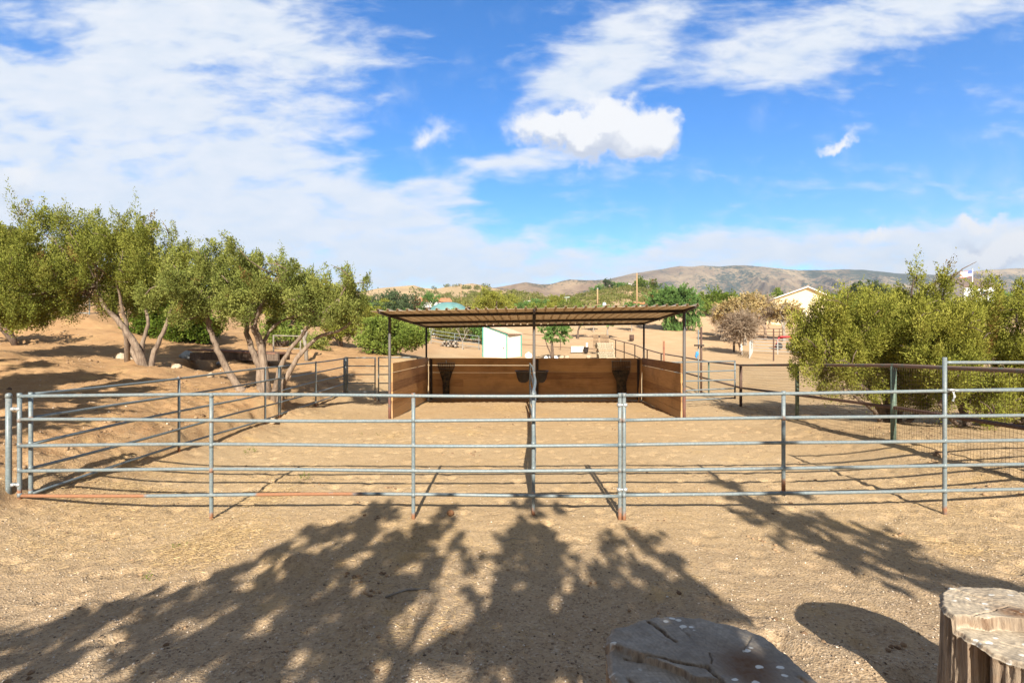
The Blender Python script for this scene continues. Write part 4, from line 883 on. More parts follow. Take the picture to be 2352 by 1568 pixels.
def straw(label, patches, seed):
    rg = np.random.default_rng(seed); C_ = []; D_ = []
    for (px, py, rx, ry, n) in patches:
        n = int(n*1.8)
        Yc = H*F/(py-HY); 
        for _ in range(4): z_ = G((px-CX)/F*Yc, Yc); Yc = (H-z_)*F/(py-HY)
        xc = (px-CX)/F*Yc; R1, R2 = rx*Yc/F, ry/(py-HY)*Yc
        C_.append(np.stack([xc+rg.normal(size=n)*R1*.5, Yc+rg.normal(size=n)*R2*.5, np.zeros(n)], 1))
    C_ = np.concatenate(C_); C_[:, 2] = gz(C_[:, 0], C_[:, 1])+.004+.012*rg.random(len(C_)); n = len(C_)
    a = rg.random(n)*6.28; D_ = np.stack([np.cos(a), np.sin(a), rg.normal(size=n)*.12], 1); D_ /= np.linalg.norm(D_, axis=1, keepdims=True)
    L = .03+.11*rg.random(n)**2
    tag(leaf_mesh('straw', C_, D_, L, np.full(n, .0042), rg.random(n), M['straw']), label, 'straw', kind='stuff')
straw('scattered dry straw and hay stems lying on the bare dirt', [(520,1230,120,60,1300),(450,1270,110,45,700),(200,1150,150,30,900),(620,1140,70,25,900),(640,1100,120,25,500),(330,1085,120,30,500),(960,1240,100,60,600),(1130,1270,120,40,160),(1010,920,40,8,1500),(960,925,40,7,900),(1165,938,50,12,1100),(1560,945,60,10,400),(900,1002,40,10,300),(700,1040,140,60,600),(1420,1130,70,25,250),(1080,995,30,8,200),(2150,1160,150,40,500),(2250,1260,150,50,400),(560,980,180,30,900),(500,1010,100,24,700),(740,965,120,16,700),(300,1120,150,12,700),(1700,1150,200,60,400),(800,1330,300,90,500),(150,1250,180,80,700),(2100,1090,160,40,500),(400,1180,300,60,900),(2280,1110,80,60,500),(1000,1450,400,100,400)], 3)
def litter():
    rg = np.random.default_rng(33); n = 9000
    x_ = np.concatenate([-6.6-rg.random(6000)**1.2*11, 6.6+rg.random(3000)*6]); y_ = np.concatenate([5.2+rg.random(6000)*14, 5+rg.random(3000)*12])
    k = fbm(x_*.7, y_*.7, 3, 71) > -.05; x_ = x_[k]; y_ = y_[k]; n = len(x_)
    c = np.stack([x_, y_, gz(x_, y_)+.006+.02*rg.random(n)], 1); a = rg.random(n)*6.28; d = np.stack([np.cos(a), np.sin(a), rg.normal(size=n)*.25], 1); d /= np.linalg.norm(d, axis=1, keepdims=True)
    m, t, b = mat('litter_brown'); av = t.node('ShaderNodeAttribute', attribute_name='v').outputs['Fac']; t.l.new(t.mix(av, (.09, .05, .03), (.36, .25, .15)), b.inputs['Base Color'])
    L = .03+.16*rg.random(n)**2.5; tag(leaf_mesh('leaf_litter', c, d, L, .008+.012*rg.random(n), rg.random(n), m), 'dead twigs and juniper litter strewn over the slopes under the trees', 'litter', kind='stuff')
litter()
# small dry and green weeds
crown_w = []
for (px, py, r) in ((412, 1255, .05), (338, 1333, .05), (870, 1000, .05), (830, 998, .04), (700, 890, .1), (575, 935, .12), (1500, 960, .04)):
    Yc = (H-.05)*F/(py-HY); Yc = (H-G((px-CX)/F*Yc, Yc))*F/(py-HY); x_ = (px-CX)/F*Yc; crown_w.append((x_, Yc, G(x_, Yc), r))
tag(crown('weeds', crown_w, M['hedge'], None, dens=2500, leaves=8, tuft=.05, leaf=.02, up=.8, seed=3, dm=1, lf=1), 'small green weeds sprouting in the bare dirt', 'weeds', kind='stuff')
def clods():
    rg = np.random.default_rng(15); rnd = random.Random(5); mb = MB()
    for i in range(420):
        z_ = i % 6
        if z_ < 3: x_, y_ = rnd.uniform(-5.6, 7.5), 3+rnd.random()**1.2*13; r_ = rnd.uniform(.008, .026)
        elif z_ < 5: x_, y_ = -6.5-rnd.random()**1.4*9, rnd.uniform(5.5, 20); r_ = rnd.uniform(.015, .06)
        else: x_, y_ = rnd.uniform(6.4, 14), rnd.uniform(5, 18); r_ = rnd.uniform(.01, .04)
        n_cl = rnd.choice((1, 1, 1, 3, 6))
        for k in range(n_cl):
            xx = x_+rnd.gauss(0, r_*2.2)*(n_cl > 1); yy2 = y_+rnd.gauss(0, r_*2.2)*(n_cl > 1)
            rock_mesh(mb, (xx, yy2, G(xx, yy2)+r_*.2), r_*rnd.uniform(.6, 1), i*7+k, .65, 7, 5, rnd.random())
    m, t, b = mat('clod_earth'); av = t.node('ShaderNodeAttribute', attribute_name='v').outputs['Fac']; t.l.new(t.mix(av, (.14, .085, .05), (.42, .28, .16)), b.inputs['Base Color']); b.inputs['Roughness'].default_value = 1
    tag(mb.build('clods', m, None, True), 'small dirt clods and droppings scattered over the pen and the bank', 'clods', kind='stuff')
clods()
# dirt ball and sticks
p = Vector((-.78, 6.13, G(-.78, 6.13))); mb = MB(); rock_mesh(mb, (p.x, p.y, p.z+.03), .043, 4, .9, 14, 10); o = mb.mesh('dirt_clod', True)
tag(link('dirt_clod', o, simple('clod', (.17, .085, .04), 1, 0, .3, 60, .4)), 'round brown dirt clod near the foot of the front fence', 'dirt clod')
for i, (px0, py0, px1, py1, lab) in enumerate(((885, 1374, 985, 1352, 'thin grey stick lying in the shadow in the foreground'), (330, 1270, 440, 1245, 'pale dry twig lying beside the straw at the left'), (1140, 1250, 1210, 1240, 'thin pale stem lying in the centre foreground'))):
    q = []
    for (a_, b__) in ((px0, py0), ((px0+px1)/2, (py0+py1)/2-5), (px1, py1)):
        Yc = (H-.03)*F/(b__-HY); Yc = (H-G((a_-CX)/F*Yc, Yc))*F/(b__-HY); x_ = (a_-CX)/F*Yc; q.append((x_, Yc, G(x_, Yc)+.008))
    mb = MB(); mb.tube(q, [.008, .010, .004] if i == 0 else [.003, .003, .002], 6); tag(link('stick', mb.mesh('stick', True), M['bark_grey'] if i != 1 else M['straw']), lab, 'stick', 'loose sticks')
# rocks on the left slope
M['rock'] = simple('pale_rock', (.45, .36, .25), .9, 0, .3, 5, .4); M['rock_grey'] = simple('grey_rock', (.36, .38, .38), .85, 0, .3, 5, .4)
RK = [(432, 808, 20.6, .30, 'grey', 'large grey boulder at the left end of the footbridge'), (450, 813, 20.2, .22, 'tan', 'tan boulder leaning on the grey one beside the footbridge'), (505, 797, 22, .16, 'grey', 'small grey rock on top of the footbridge bank'), (583, 815, 20, .15, 'grey', 'grey rock at the right end of the footbridge'), (405, 858, 15.9, .16, 'tan', 'squarish tan rock right of the forked juniper trunk'), (278, 838, 17, .22, 'tan', 'flat tan rock left of the forked juniper trunk'), (300, 842, 16.6, .15, 'tan', 'smaller tan rock touching the flat one near the juniper'), (258, 973, 8.6, .07, 'tan', 'round tan stone in the dirt just behind the left fence'), (484, 860, 15.2, .12, 'tan', 'small tan rock between the two junipers'), (240, 830, 17.5, .15, 'grey', 'dark flat stone left of the juniper trunk'), (625, 925, 12.2, .11, 'tan', 'flat stone at the foot of the pale stemmed juniper')]
for i, (px, py, Yc, r, k, lab) in enumerate(RK):
    p = gpx(px, Yc); mb = MB(); rock_mesh(mb, (p.x, p.y, p.z+r*.35), r, i+3, .7, 16, 11); tag(link('rock', mb.mesh('rock', True), M['rock_grey' if k == 'grey' else 'rock']), lab, 'rock', 'rocks on the left slope')
# footbridge over the ditch
root = thing('footbridge', 'low dark plank footbridge over the ditch between the two left junipers', 'bridge', gpx(515, 20.2))
a = at(438, 803, 20.2); b = at(640, 812, 19.2); mb = MB(); d = (b-a); nn_ = 22; ang = math.atan2(d.y, d.x)
for i in range(nn_): 
    c = a.lerp(b, (i+.5)/nn_); mb.box((c.x, c.y+.45, c.z), (d.length/nn_*.93, 1.0, .06), ang, random.random())
mb.build('deck', simple('old_deck', (.22, .12, .08), .85, 0, .3, 6), root)
for oy in (0, .9):
    mb = MB(); c = a.lerp(b, .5); mb.box((c.x, c.y+oy-.0, c.z-.2), (d.length, .09, .30), ang); mb.build('beam', M['bark_dark'], root)

# ------------------------------------------------------------------ plants in the middle distance
def bush(name, label, px, Y_, lst, m, seed, cat='bush', group=None, stems=4, bark='bark_dark', **kw):
    b = gpx(px, Y_); root = thing(name, label, cat, b, group)
    lob = lobes_px(lst, Y_, None, seed); mb = MB(); rnd = random.Random(seed)
    low = sorted(lob, key=lambda q: q[2])[:max(3, len(lob)//2)]
    st = [b+Vector((0, 0, .3)), b+Vector((.1, 0, .7))]
    for k in range(stems):
        x, y, z, R = lob[(k*7) % len(lob)]; e = Vector((x, y, z)); m0 = b.lerp(e, .5)+Vector((rnd.uniform(-.2, .2), 0, .1)); r = kw.get('tr', .07)
        mb.tube([b-Vector((0, 0, .15)), b.lerp(m0, .5), m0, e], [r*1.2, r, r*.7, r*.3], 7); st += [m0]
    limbs_to(mb, lob, st, .03, seed, .5); mb.build('trunk', M[bark], root, True); kw.pop('tr', None)
    (plumes if 'pr' in kw else crown)('crown', lob, m, root, seed=seed, **kw); return root
kwM = dict(pr=.24, per=16, nl=110, leaf=.11, up=.6, el=1.4)
bush('shrub', 'round lime green shrub just left of the shelter roof', 895, 26, [(870,760,30),(905,750,32),(940,765,30),(850,785,24),(890,790,30),(965,775,22),(930,785,20),(905,808,14),(860,745,16),(975,760,14)], M['lime'], 71, group='shrubs behind the pen', **kwM)
bush('shrub', 'dark green round bush behind the trunks of the two left junipers', 420, 24, [(360,735,38),(400,730,42),(440,745,42),(470,760,30),(340,760,26),(420,765,30),(380,700,30),(330,720,26),(450,715,24)], M['hedge'], 72, group='shrubs behind the pen', **kwM)
bush('juniper_tree', 'small juniper with thin dark stems between the big left juniper and the shelter', 785, 29, [(765,745,24),(800,740,24),(790,765,16),(820,755,14),(755,765,14),(740,775,14),(785,722,14)], M['juniper'], 73, cat='tree', group='junipers around the corral', **kwM)
bush('shrub', 'low sprawling green shrub under the right limb of the pale stemmed juniper', 720, 25, [(705,790,14),(725,785,18),(740,795,12),(715,805,10),(690,800,14)], M['juniper_b'], 74, group='shrubs behind the pen', **kwM)
bush('shrub', 'yellow green upright shrub seen between the stems of the pale juniper', 640, 27, [(625,760,20),(640,740,14),(655,765,16),(680,770,16),(690,750,12)], M['lime'], 75, group='shrubs behind the pen', **kwM)
bush('shrub', 'green leafy tree with several leaning stems right of the white shed', 1272, 38, [(1262,762,14),(1280,758,16),(1250,772,8),(1290,765,13),(1268,778,10),(1300,752,9),(1255,752,10),(1282,745,12)], M['pepper'], 76, cat='tree', group='trees behind the shelter', dens=16, leaves=20, tuft=.55, leaf=.16, lw=.4, up=.2)
bush('shrub', 'olive scrub clump at the left edge of the photo above the mound', 20, 36, [(-30,560,40),(20,550,30),(55,540,18),(0,600,30),(-60,600,50),(40,590,24),(-10,640,30)], M['scrub'], 77, group='shrubs behind the pen', **kwM)
bush('shrub', 'grey green bush low on the left slope beneath the big juniper crown', 40, 19, [(20,735,22),(60,738,20),(90,728,14),(-20,730,26)], M['juniper'], 78, group='shrubs behind the pen', **kwM)
# pepper tree with hanging foliage behind the shelter roof
def pepper(label, px, Y_, lst, hang, seed):
    b = gpx(px, Y_); root = thing('pepper_tree', label, 'tree', b, 'trees behind the shelter'); lob = lobes_px(lst, Y_, None, seed)
    mb = MB(); top = Vector((b.x, Y_, b.z+2.6)); mb.tube([b-Vector((0, 0, .2)), b.lerp(top, .5)+Vector((.2, 0, 0)), top], [.3, .22, .15], 8); limbs_to(mb, lob, [top], .09, seed, .9); mb.build('trunk', M['bark_dark'], root, True)
    crown('crown', lob, M['pepper'], root, dens=9, leaves=26, tuft=.9, leaf=.26, lw=.35, up=.1, seed=seed)
    crown('crown_curtain', lobes_px(hang, Y_, None, seed+1), M['pepper'], root, dens=16, leaves=26, tuft=1.6, leaf=.26, lw=.3, droop=1.2, spread=.1, seed=seed+2)
pepper('bright green pepper tree with a hanging curtain of foliage right of the shelter roof', 1570, 70, [(1520,690,20),(1550,684,24),(1580,695,18),(1500,695,14),(1535,705,20),(1565,705,18),(1600,710,14),(1545,672,12)],
       [(1546,735,10),(1556,740,10),(1550,755,9),(1535,722,14),(1580,725,12),(1600,725,10),(1554,762,7)], 81)
# bare limbed trees seen under the roof
def bare(name, label, px, Y_, hpx, wpx, m, seed, cat='tree', group='bare trees behind the shelter', leafm=None, leafn=0, depth=4, tr=.12, lean=0, painted=None, spray=1.0, blade=.55, dmm=None):
    b = gpx(px, Y_); root = thing(name, label, cat, b, group); rnd = random.Random(seed); mb = MB(); Ht = hpx*Y_/F; Wt = wpx*Y_/F; tips = []
    def grow(p, d, L, r, k):
        q = p+d*L; mid = p+d*L*.5+Vector((rnd.uniform(-.06, .06), rnd.uniform(-.06, .06), 0))*L; mb.tube([p, mid, q], [r, r*.85, r*.7], 6 if k > 1 else 4, cap=k == 0)
        tips.append(q)
        if k == 0: return
        for _ in range(rnd.choice((2, 3, 3))):
            nd = (d+Vector((rnd.uniform(-1, 1)*Wt/Ht*.8, rnd.uniform(-.7, .7), rnd.uniform(-.15, .35)*spray))).normalized(); grow(q, nd, L*rnd.uniform(.6, .82), r*.62, k-1)
    grow(b-Vector((0, 0, .1)), Vector((lean, 0, 1)).normalized(), Ht*.27, tr, depth)
    mb.build('trunk', M[m], root, False)
    if leafm:
        tp = [tips[i] for i in range(len(tips)) if tips[i].z > b.z+Ht*.3]; lob = [(q.x, q.y, q.z, rnd.uniform(.25, .5)*leafn) for q in tp]
        crown('crown', lob, leafm, root, dens=9, leaves=12, tuft=.4 if blade > .3 else .9, leaf=.2 if blade > .3 else .45, lw=blade, up=.1, seed=seed, lf=1.0, dm=dmm or (1.7 if blade > .3 else 1.0))
    if painted:
        mb = MB(); mb.tube([b-Vector((0, 0, .05)), b+Vector((lean*.3*Ht*.27, 0, Ht*.27))], tr*1.08, 8); mb.build('painted_trunk', simple('whitewash', (.72, .68, .62), .8), root, True)
    return root
bare('orange_tree', 'tree with orange yellow autumn leaves and a pale forked trunk in the right paddock', 1712, 55, 128, 190, 'bark_grey', 91, leafm=M['orange_leaf'], leafn=1.9, depth=5, dmm=1.1, tr=.22, group='paddock trees')
bare('orange_tree', 'smaller yellowing tree half hidden by the big right juniper', 1800, 58, 110, 150, 'bark_grey', 95, leafm=M['orange_leaf'], leafn=1.7, depth=5, dmm=1.1, tr=.2, group='paddock trees')
bare('bare_tree', 'bare brown twiggy tree with a whitewashed trunk left of the orange leaved tree', 1704, 47, 92, 85, 'twig', 92, depth=5, leafm=M['brown_twigs'], leafn=1.3, blade=.12, tr=.10, painted=True, group='paddock trees', lean=-.25)
bare('bare_tree', 'bare brown twiggy tree with dark trunk between the orange leaved tree and the juniper', 1757, 60, 105, 110, 'twig', 93, depth=5, leafm=M['brown_twigs'], leafn=1.3, blade=.12, tr=.2, group='paddock trees')
bare('bare_tree', 'bare brown twiggy thicket on the slope behind the tall brown post', 1665, 62, 70, 75, 'twig', 94, depth=5, leafm=M['brown_twigs'], leafn=1.3, blade=.12, tr=.12, group='paddock trees')
bare('bare_tree', 'leafless pale tree rising above the big right junipers', 2060, 45, 160, 90, 'bark_grey', 96, depth=6, tr=.15, group='paddock trees')
for i, (px, Y_, h, w_, lab) in enumerate(((1328, 62, 60, 60, 'dark forked tree under the roof edge behind the white sheet'), (1395, 60, 70, 70, 'leaning forked tree under the roof edge where the far fence corners'), (1364, 70, 55, 50, 'thin bare tree under the roof edge between the two forked trees'), (1450, 68, 60, 60, 'thin bare tree under the roof edge near the right back post'), (1500, 84, 45, 40, 'small bare tree on the sand slope right of the back post'), (1062, 46, 58, 70, 'bare branching tree behind the shelter left of the white shed'))):
    bare('bare_tree', lab, px, Y_, h*1.3, w_, 'bark_grey' if i else 'bark_dark', 100+i, depth=4, tr=.16 if i < 2 else .09, leafm=M['pepper'] if i < 5 else None, leafn=1.2)
# trees along the hill foot: a band of individual scrub oaks and junipers
def tree_proto(name, R, seed, m, hgt=1.0):
    rg = random.Random(seed); lob = [(rg.uniform(-.75, .75)*R, rg.uniform(-.75, .75)*R, R*hgt*rg.uniform(.35, 1.35), R*rg.uniform(.32, .5)) for _ in range(11)]
    root = bpy.data.objects.new(name, None); COL.objects.link(root)
    mb = MB(); mb.tube([(0, 0, -.5), (.05*R, 0, R*.4), (0, 0, R*hgt)], [.08*R, .06*R, .03*R], 6); mb.build('trunk', M['bark_dark'], root)
    plumes('crown', lob, m, root, pr=.2*R, per=9, nl=90, leaf=.10*R, up=.6, el=1.4, seed=seed); return root
def place(proto, first, pos_, s, rz, label, cat, group):
    o = proto if first else copy_tree(proto); o.location = pos_; o.scale = (s, s, s); o.rotation_euler = (0, 0, rz); tag(o, label, cat, group); return o
protos = [tree_proto('scrub_tree', 2.0, 200+i, mm, h) for i, (mm, h) in enumerate(((M['scrub'], .9), (M['juniper'], 1.2), (M['lime'], 1.0), (M['dark_tree'], 1.1), (M['pepper'], 1.0)))]
used = [False]*5; rnd = random.Random(77)
KINDS = ['olive green scrub tree', 'yellow green juniper', 'lime green bushy tree', 'dark green tree', 'fresh green loose tree']
ORD = 'first second third fourth fifth sixth seventh eighth ninth tenth eleventh twelfth thirteenth fourteenth fifteenth sixteenth seventeenth eighteenth nineteenth twentieth'.split()
ORD += ['twenty-'+q for q in ORD[:9]]+['thirtieth']+['thirty-'+q for q in ORD[:9]]
spots = []
for i in range(64):
    if 125 < i*7.6 < 200 and i % 2: continue
    px = 830+i*7.6+rnd.uniform(-6, 6); Yd = rnd.uniform(54, 84) if px < 1120 else rnd.uniform(100, 130); k = rnd.choice((0, 0, 1, 1, 2, 4, 3 if px < 960 else 1)); spots.append((px, Yd, k, (rnd.uniform(.65, 1.0) if not 940 < px < 1035 else rnd.uniform(.4, .55)) if px < 1120 else rnd.uniform(.8, 1.3)))
for i in range(26):
    px = 1625+i*34+rnd.uniform(-14, 14); spots.append((px, rnd.uniform(112, 150), rnd.choice((0, 2, 4, 1, 0)), rnd.uniform(1.3, 2.0)))
for i in range(6, 14): spots.append((-250+i*75+rnd.uniform(-20, 20), rnd.uniform(42, 60), rnd.choice((0, 1, 0, 2)), rnd.uniform(.9, 1.4)))
spots.sort(); cnt = {}
for (px, Yd, k, s) in spots:
    p = gpx(px, Yd); reg = 'behind the shelter' if px > 780 and px < 1600 else ('left of the corral' if px < 800 else 'beyond the right paddock')
    c_ = cnt.get((reg, k), 0); cnt[(reg, k)] = c_+1
    place(protos[k], not used[k], p, s, rnd.uniform(0, 6.3), ORD[c_]+' '+KINDS[k]+' from the left in the tree belt '+reg, 'tree', 'belt of scrub trees '+reg); used[k] = True
# prominent single trees
def big(px, py_base, Yd, R, hgt, m, seed, label, name='broad_tree'):
    pr = tree_proto(name, R, seed, m, hgt); b = at(px, py_base, Yd); pr.location = b; tag(pr, label, 'tree', 'single trees on the hills'); return pr
big(912, 722, 110, 4.6, .75, M['dark_tree'], 301, 'dark grey green tree left of the orange roofed house')
big(872, 724, 108, 3.6, .8, M['dark_tree'], 302, 'dark grey green tree at the left of the dark pair by the tan hill')
big(985, 716, 105, 2.0, 1.3, M['pepper'], 303, 'slim light green tree at the left wall of the orange roofed house')
big(1482, 668, 262, 6.2, .55, M['hedge'], 304, 'large round green tree on the hilltop right of the tall wooden pole')
big(1420, 668, 262, 4.2, .6, M['pepper'], 305, 'light green tree on the hilltop beside the white house')
big(1370, 674, 262, 4.0, .6, M['pepper'], 306, 'light green tree on the hilltop at the left of the white house')
big(1396, 666, 264, 2.6, 1.5, M['dark_tree'], 307, 'tall thin dark tree on the hilltop between two light green trees')
big(1997, 692, 100, 3.4, .7, M['dark_tree'], 308, 'dark rounded tree standing above the right junipers')
big(1140, 722, 72, 1.9, 1.2, M['juniper'], 309, 'upright yellow green juniper behind the middle of the shelter roof')
big(1110, 722, 70, 1.6, 1.2, M['juniper'], 310, 'upright yellow green juniper next to the teal dome')
big(1655, 716, 95, 3.2, .8, M['hedge'], 311, 'green bushy tree at the edge of the sand hill')
big(1640, 726, 92, 2.2, .8, M['lime'], 312, 'lime green bush at the edge of the sand hill below the bushy tree')
# scrub covering the hillside: nobody could count it
def scrub_cover():
    rg = np.random.default_rng(9); lob = []; ob = bpy.data.objects['scrub_hill']; me = ob.data; n = len(me.vertices); c = np.empty(n*3, np.float32); me.vertices.foreach_get('co', c); c = c.reshape(-1, 3)
    px = CX+c[:, 0]/c[:, 1]*F; ok = np.where((px < 2400) & (px > 1000) & (c[:, 1] < 271))[0]; idx = rg.choice(ok, 2300)
    for i in idx:
        v = c[i]; R = rg.uniform(.7, 1.7)*(v[1]/200)
        lob.append((v[0]+rg.normal()*1.5, v[1]+rg.normal()*1.0, v[2]+R*.3, R))
    o = crown('hillside_scrub', lob, M['scrub'], None, dens=14, leaves=5, tuft=.5, leaf=.5, lw=.6, up=.5, seed=4, flat=.6, dm=1, lf=1); tag(o, 'olive green scrub covering the hillside behind the shelter', 'scrub', kind='stuff')
    lob = []
    ob = bpy.data.objects['tan_hills']; me = ob.data; n = len(me.vertices); c = np.empty(n*3, np.float32); me.vertices.foreach_get('co', c); c = c.reshape(-1, 3)
    px = CX+c[:, 0]/c[:, 1]*F; ok = np.where((px < 1260) & (px > 800) & (c[:, 1] < 561))[0]; wgt = np.clip((px[ok]-900)/300, .02, 1)*np.clip(1.35-(c[ok, 1]-300)/260, .06, 1); idx = rg.choice(ok, 650, p=wgt/wgt.sum())
    for i in idx:
        v = c[i]; R = rg.uniform(1.2, 3.2); lob.append((v[0], v[1], v[2]+R*.3, R))
    o = crown('hillside_scrub', lob, M['scrub'], None, dens=4, leaves=5, tuft=1.0, leaf=1.1, lw=.6, up=.5, seed=6, flat=.7, dm=1, lf=1); tag(o, 'dark scrub bushes dotted over the tan hill at the left', 'scrub', kind='stuff')
scrub_cover()

# ------------------------------------------------------------------ small buildings and clutter behind
M['white'] = simple('white_paint', (.74, .71, .66), .7, 0, .08, 3); M['green_trim'] = simple('green_trim', (.06, .24, .19), .6)
M['shedwhite'] = simple('shed_paint', (.74, .68, .58), .75, 0, .12, 5)
def local(root): return root.location
# white shed
Ys = 41.0; g = at(0, 822, Ys).z; a = at(1109.5, 0, Ys).x; b = at(1164, 0, Ys).x; c = at(1197, 0, Ys+1.6).x
root = thing('garden_shed', 'white lean-to shed with green corner trim and a sloping roof behind the shelter', 'shed', (b, Ys+.5, g))
hl = (820-745)/F*Ys; hr = (820-766)/F*Ys; mb = MB()
mb.quadbox([(a, Ys, g), (b, Ys, g), (c, Ys+1.6, g), (a+(c-b), Ys+1.6, g), (a, Ys, g+hl), (b, Ys, g+hr), (c, Ys+1.6, g+hr), (a+(c-b), Ys+1.6, g+hl)]); mb.build('wall', M['shedwhite'], root)
mb = MB()
for (x_, y_, h_) in ((a, Ys, hl), (b, Ys, hr), (c, Ys+1.6, hr)): mb.box((x_, y_-.03, g+h_/2), (.12, .12, h_))
L_ = math.hypot(b-a, hr-hl); an = math.atan2(hr-hl, b-a); mb.box(((a+b)/2, Ys-.05, g+(hl+hr)/2), (L_, .08, .12), 0, 0, 0, -an); mb.build('trim', M['green_trim'], root)
mb = MB(); nrib = 12; e = .2
pv = [(a-e, Ys-e, g+hl+.1), (b+e, Ys-e, g+hr+.02), (c+e, Ys+1.75, g+hr+.02), (a+(c-b)-e, Ys+1.75, g+hl+.1)]
pv = [Vector(q) for q in pv]; mb.quadbox(pv+[q+Vector((0, 0, .05)) for q in pv])
for i in range(nrib): 
    q0 = pv[0].lerp(pv[3], (i+.5)/nrib)+Vector((0, 0, .07)); q1 = pv[1].lerp(pv[2], (i+.5)/nrib)+Vector((0, 0, .07)); mb.tube([q0, q1], .035, 5)
mb.build('roof', simple('shed_roof', (.42, .30, .22), .7), root)
mb = MB(); mb.box((b-.55, Ys-.015, g+.95), (.85, .03, 1.75)); dr = mb.build('door', simple('door_paint', (.70, .64, .54), .7, 0, .1, 4), root)
mb = MB(); mb.box((b-.3, Ys-.05, g+.85), (.09, .06, .18)); mb.build('door_latch', M['dark_steel'], root)
# pallets
proto = thing('pallet', 'x', 'pallet', (0, 0, 0)); mbp = MB()
for k in range(7): mbp.box((-.55+k*.183, 0, .12), (.12, 1.0, .02), 0, random.random())
mbp.build('deck_boards', simple('pallet_wood', (.42, .38, .31), .85, 0, .25, 9), proto, world=False); mbp = MB()
for y_ in (-.45, 0, .45): mbp.box((0, y_, .055), (1.22, .06, .09))
for x_ in (-.55, 0, .55): mbp.box((x_, 0, .0), (.1, 1.0, .018))
mbp.build('runners', simple('runner_wood', (.38, .32, .22), .85, 0, .25, 9), proto, world=False)
pc = at(1391, 820, 37.5); pc.z = at(0, 822, 37.5).z
labs = ['wooden pallet at the bottom of the stack behind the shelter', 'second wooden pallet from the bottom of the stack', 'third wooden pallet from the bottom of the stack', 'orange tinted pallet in the middle of the stack', 'pallet just above the orange tinted one in the stack', 'grey pallet jutting out to the left near the top of the stack', 'second pallet from the top of the stack', 'topmost grey pallet of the stack']
for i, lab in enumerate(labs):
    o = proto if i == 0 else copy_tree(proto); o.location = (pc.x+(-.12 if i > 4 else 0)+random.uniform(-.04, .04), pc.y, pc.z+.02+i*.148); o.rotation_euler = (0, 0, random.uniform(-.12, .12)); tag(o, lab, 'pallet', 'stacked pallets')
for ch in [q for q in COL.objects if q.name.startswith('deck_boards') and q.parent and q.parent.get('label') == labs[3]]:
    ch.data = ch.data.copy(); ch.data.materials[0] = simple('orange_wood', (.55, .2, .07), .8)
# reed screens, white sheet, bucket, pipe, barrel, tubs
def boxthing(name, label, cat, px0, px1, py0, py1, Yd, dep, m, parts=None, group=None):
    a_ = at(px0, py1, Yd); b_2 = at(px1, py0, Yd); root = thing(name, label, cat, ((a_.x+b_2.x)/2, Yd+dep/2, a_.z), group); mb = MB()
    w_ = b_2.x-a_.x; h_ = b_2.z-a_.z; mb.box(((a_.x+b_2.x)/2, Yd+dep/2, (a_.z+b_2.z)/2), (w_, dep, h_)); return root, mb, a_, b_2
M['reed'] = simple('reed', (.30, .21, .13), .9, 0, .35, 12)
for (x0, x1, lab) in ((1362.5, 1376, 'narrow brown reed screen standing left of the wider one behind the shelter'), (1379, 1399, 'wide brown reed screen standing next to the pallet stack')):
    Yd = 43; a_ = at(x0, 799, Yd); b_2 = at(x1, 769, Yd); root = thing('reed_screen', lab, 'screen', ((a_.x+b_2.x)/2, Yd, a_.z), 'reed screens'); mb = MB(); n = int((b_2.x-a_.x)/.035)
    for i in range(n): x_ = a_.x+.035*i; mb.tube([(x_, Yd, a_.z-.25), (x_, Yd, b_2.z+random.uniform(-.04, .04))], .015, 4, cap=False)
    mb.build('reeds', M['reed'], root); mb = MB()
    for f in (.2, .5, .8): mb.box(((a_.x+b_2.x)/2, Yd-.03, a_.z+(b_2.z-a_.z)*f), (b_2.x-a_.x, .02, .03))
    mb.build('battens', M['bark_dark'], root)
Yd = 44; a_ = at(1312, 808, Yd); b_2 = at(1341, 795, Yd); root = thing('white_bench', 'low white slatted crate beside a black bucket behind the shelter', 'crate', ((a_.x+b_2.x)/2, Yd, a_.z)); mb = MB()
for k in range(4): mb.box(((a_.x+b_2.x)/2, Yd, a_.z+.06+k*.13), (b_2.x-a_.x, .05, .11))
mb.build('slats', M['white'], root); mb = MB()
for x_ in (a_.x+.05, b_2.x-.05): mb.box((x_, Yd+.25, a_.z+.2), (.06, .5, .5))
mb.build('side', M['white'], root)
p = at(1346, 808, 43.5); root = thing('bucket', 'black bucket beside the white crate behind the shelter', 'bucket', p); mb = MB(); mb.lathe([(.17, -.1), (.19, 0), (.24, .42), (.25, .44), (.23, .44), (.18, .1)], p, 16); mb.build('pail', M['tub'], root, True); mb = MB(); mb.tube([p+Vector((-.24, 0, .42)), p+Vector((0, -.1, .56)), p+Vector((.24, 0, .42))], .01, 5); mb.build('handle', M['zinc'], root)
p = at(1348, 800, 44.5); root = thing('drain_pipe', 'upright white plastic pipe between the bucket and the reed screens', 'pipe', p); mb = MB(); mb.tube([p-Vector((0, 0, .3)), Vector((p.x, p.y, at(0, 787, 44.5).z))], .09, 12); mb.build('pipe', M['white'], root, True); mb = MB(); mb.lathe([(.11, -.05), (.11, .05)], (p.x, p.y, at(0, 788, 44.5).z), 12); mb.build('cap', M['white'], root)
p = gpx(1451, 58); p.z = at(0, 780, 58).z; root = thing('barrel', 'brown rusty barrel standing alone on the sand seen under the roof', 'barrel', p); mb = MB(); mb.lathe([(.27, -.1), (.27, .2), (.29, .22), (.27, .24), (.27, .46), (.29, .48), (.27, .5), (.27, .6), (.24, .6)], p, 16); mb.build('drum', simple('rusty_drum', (.10, .06, .045), .8), root, True)
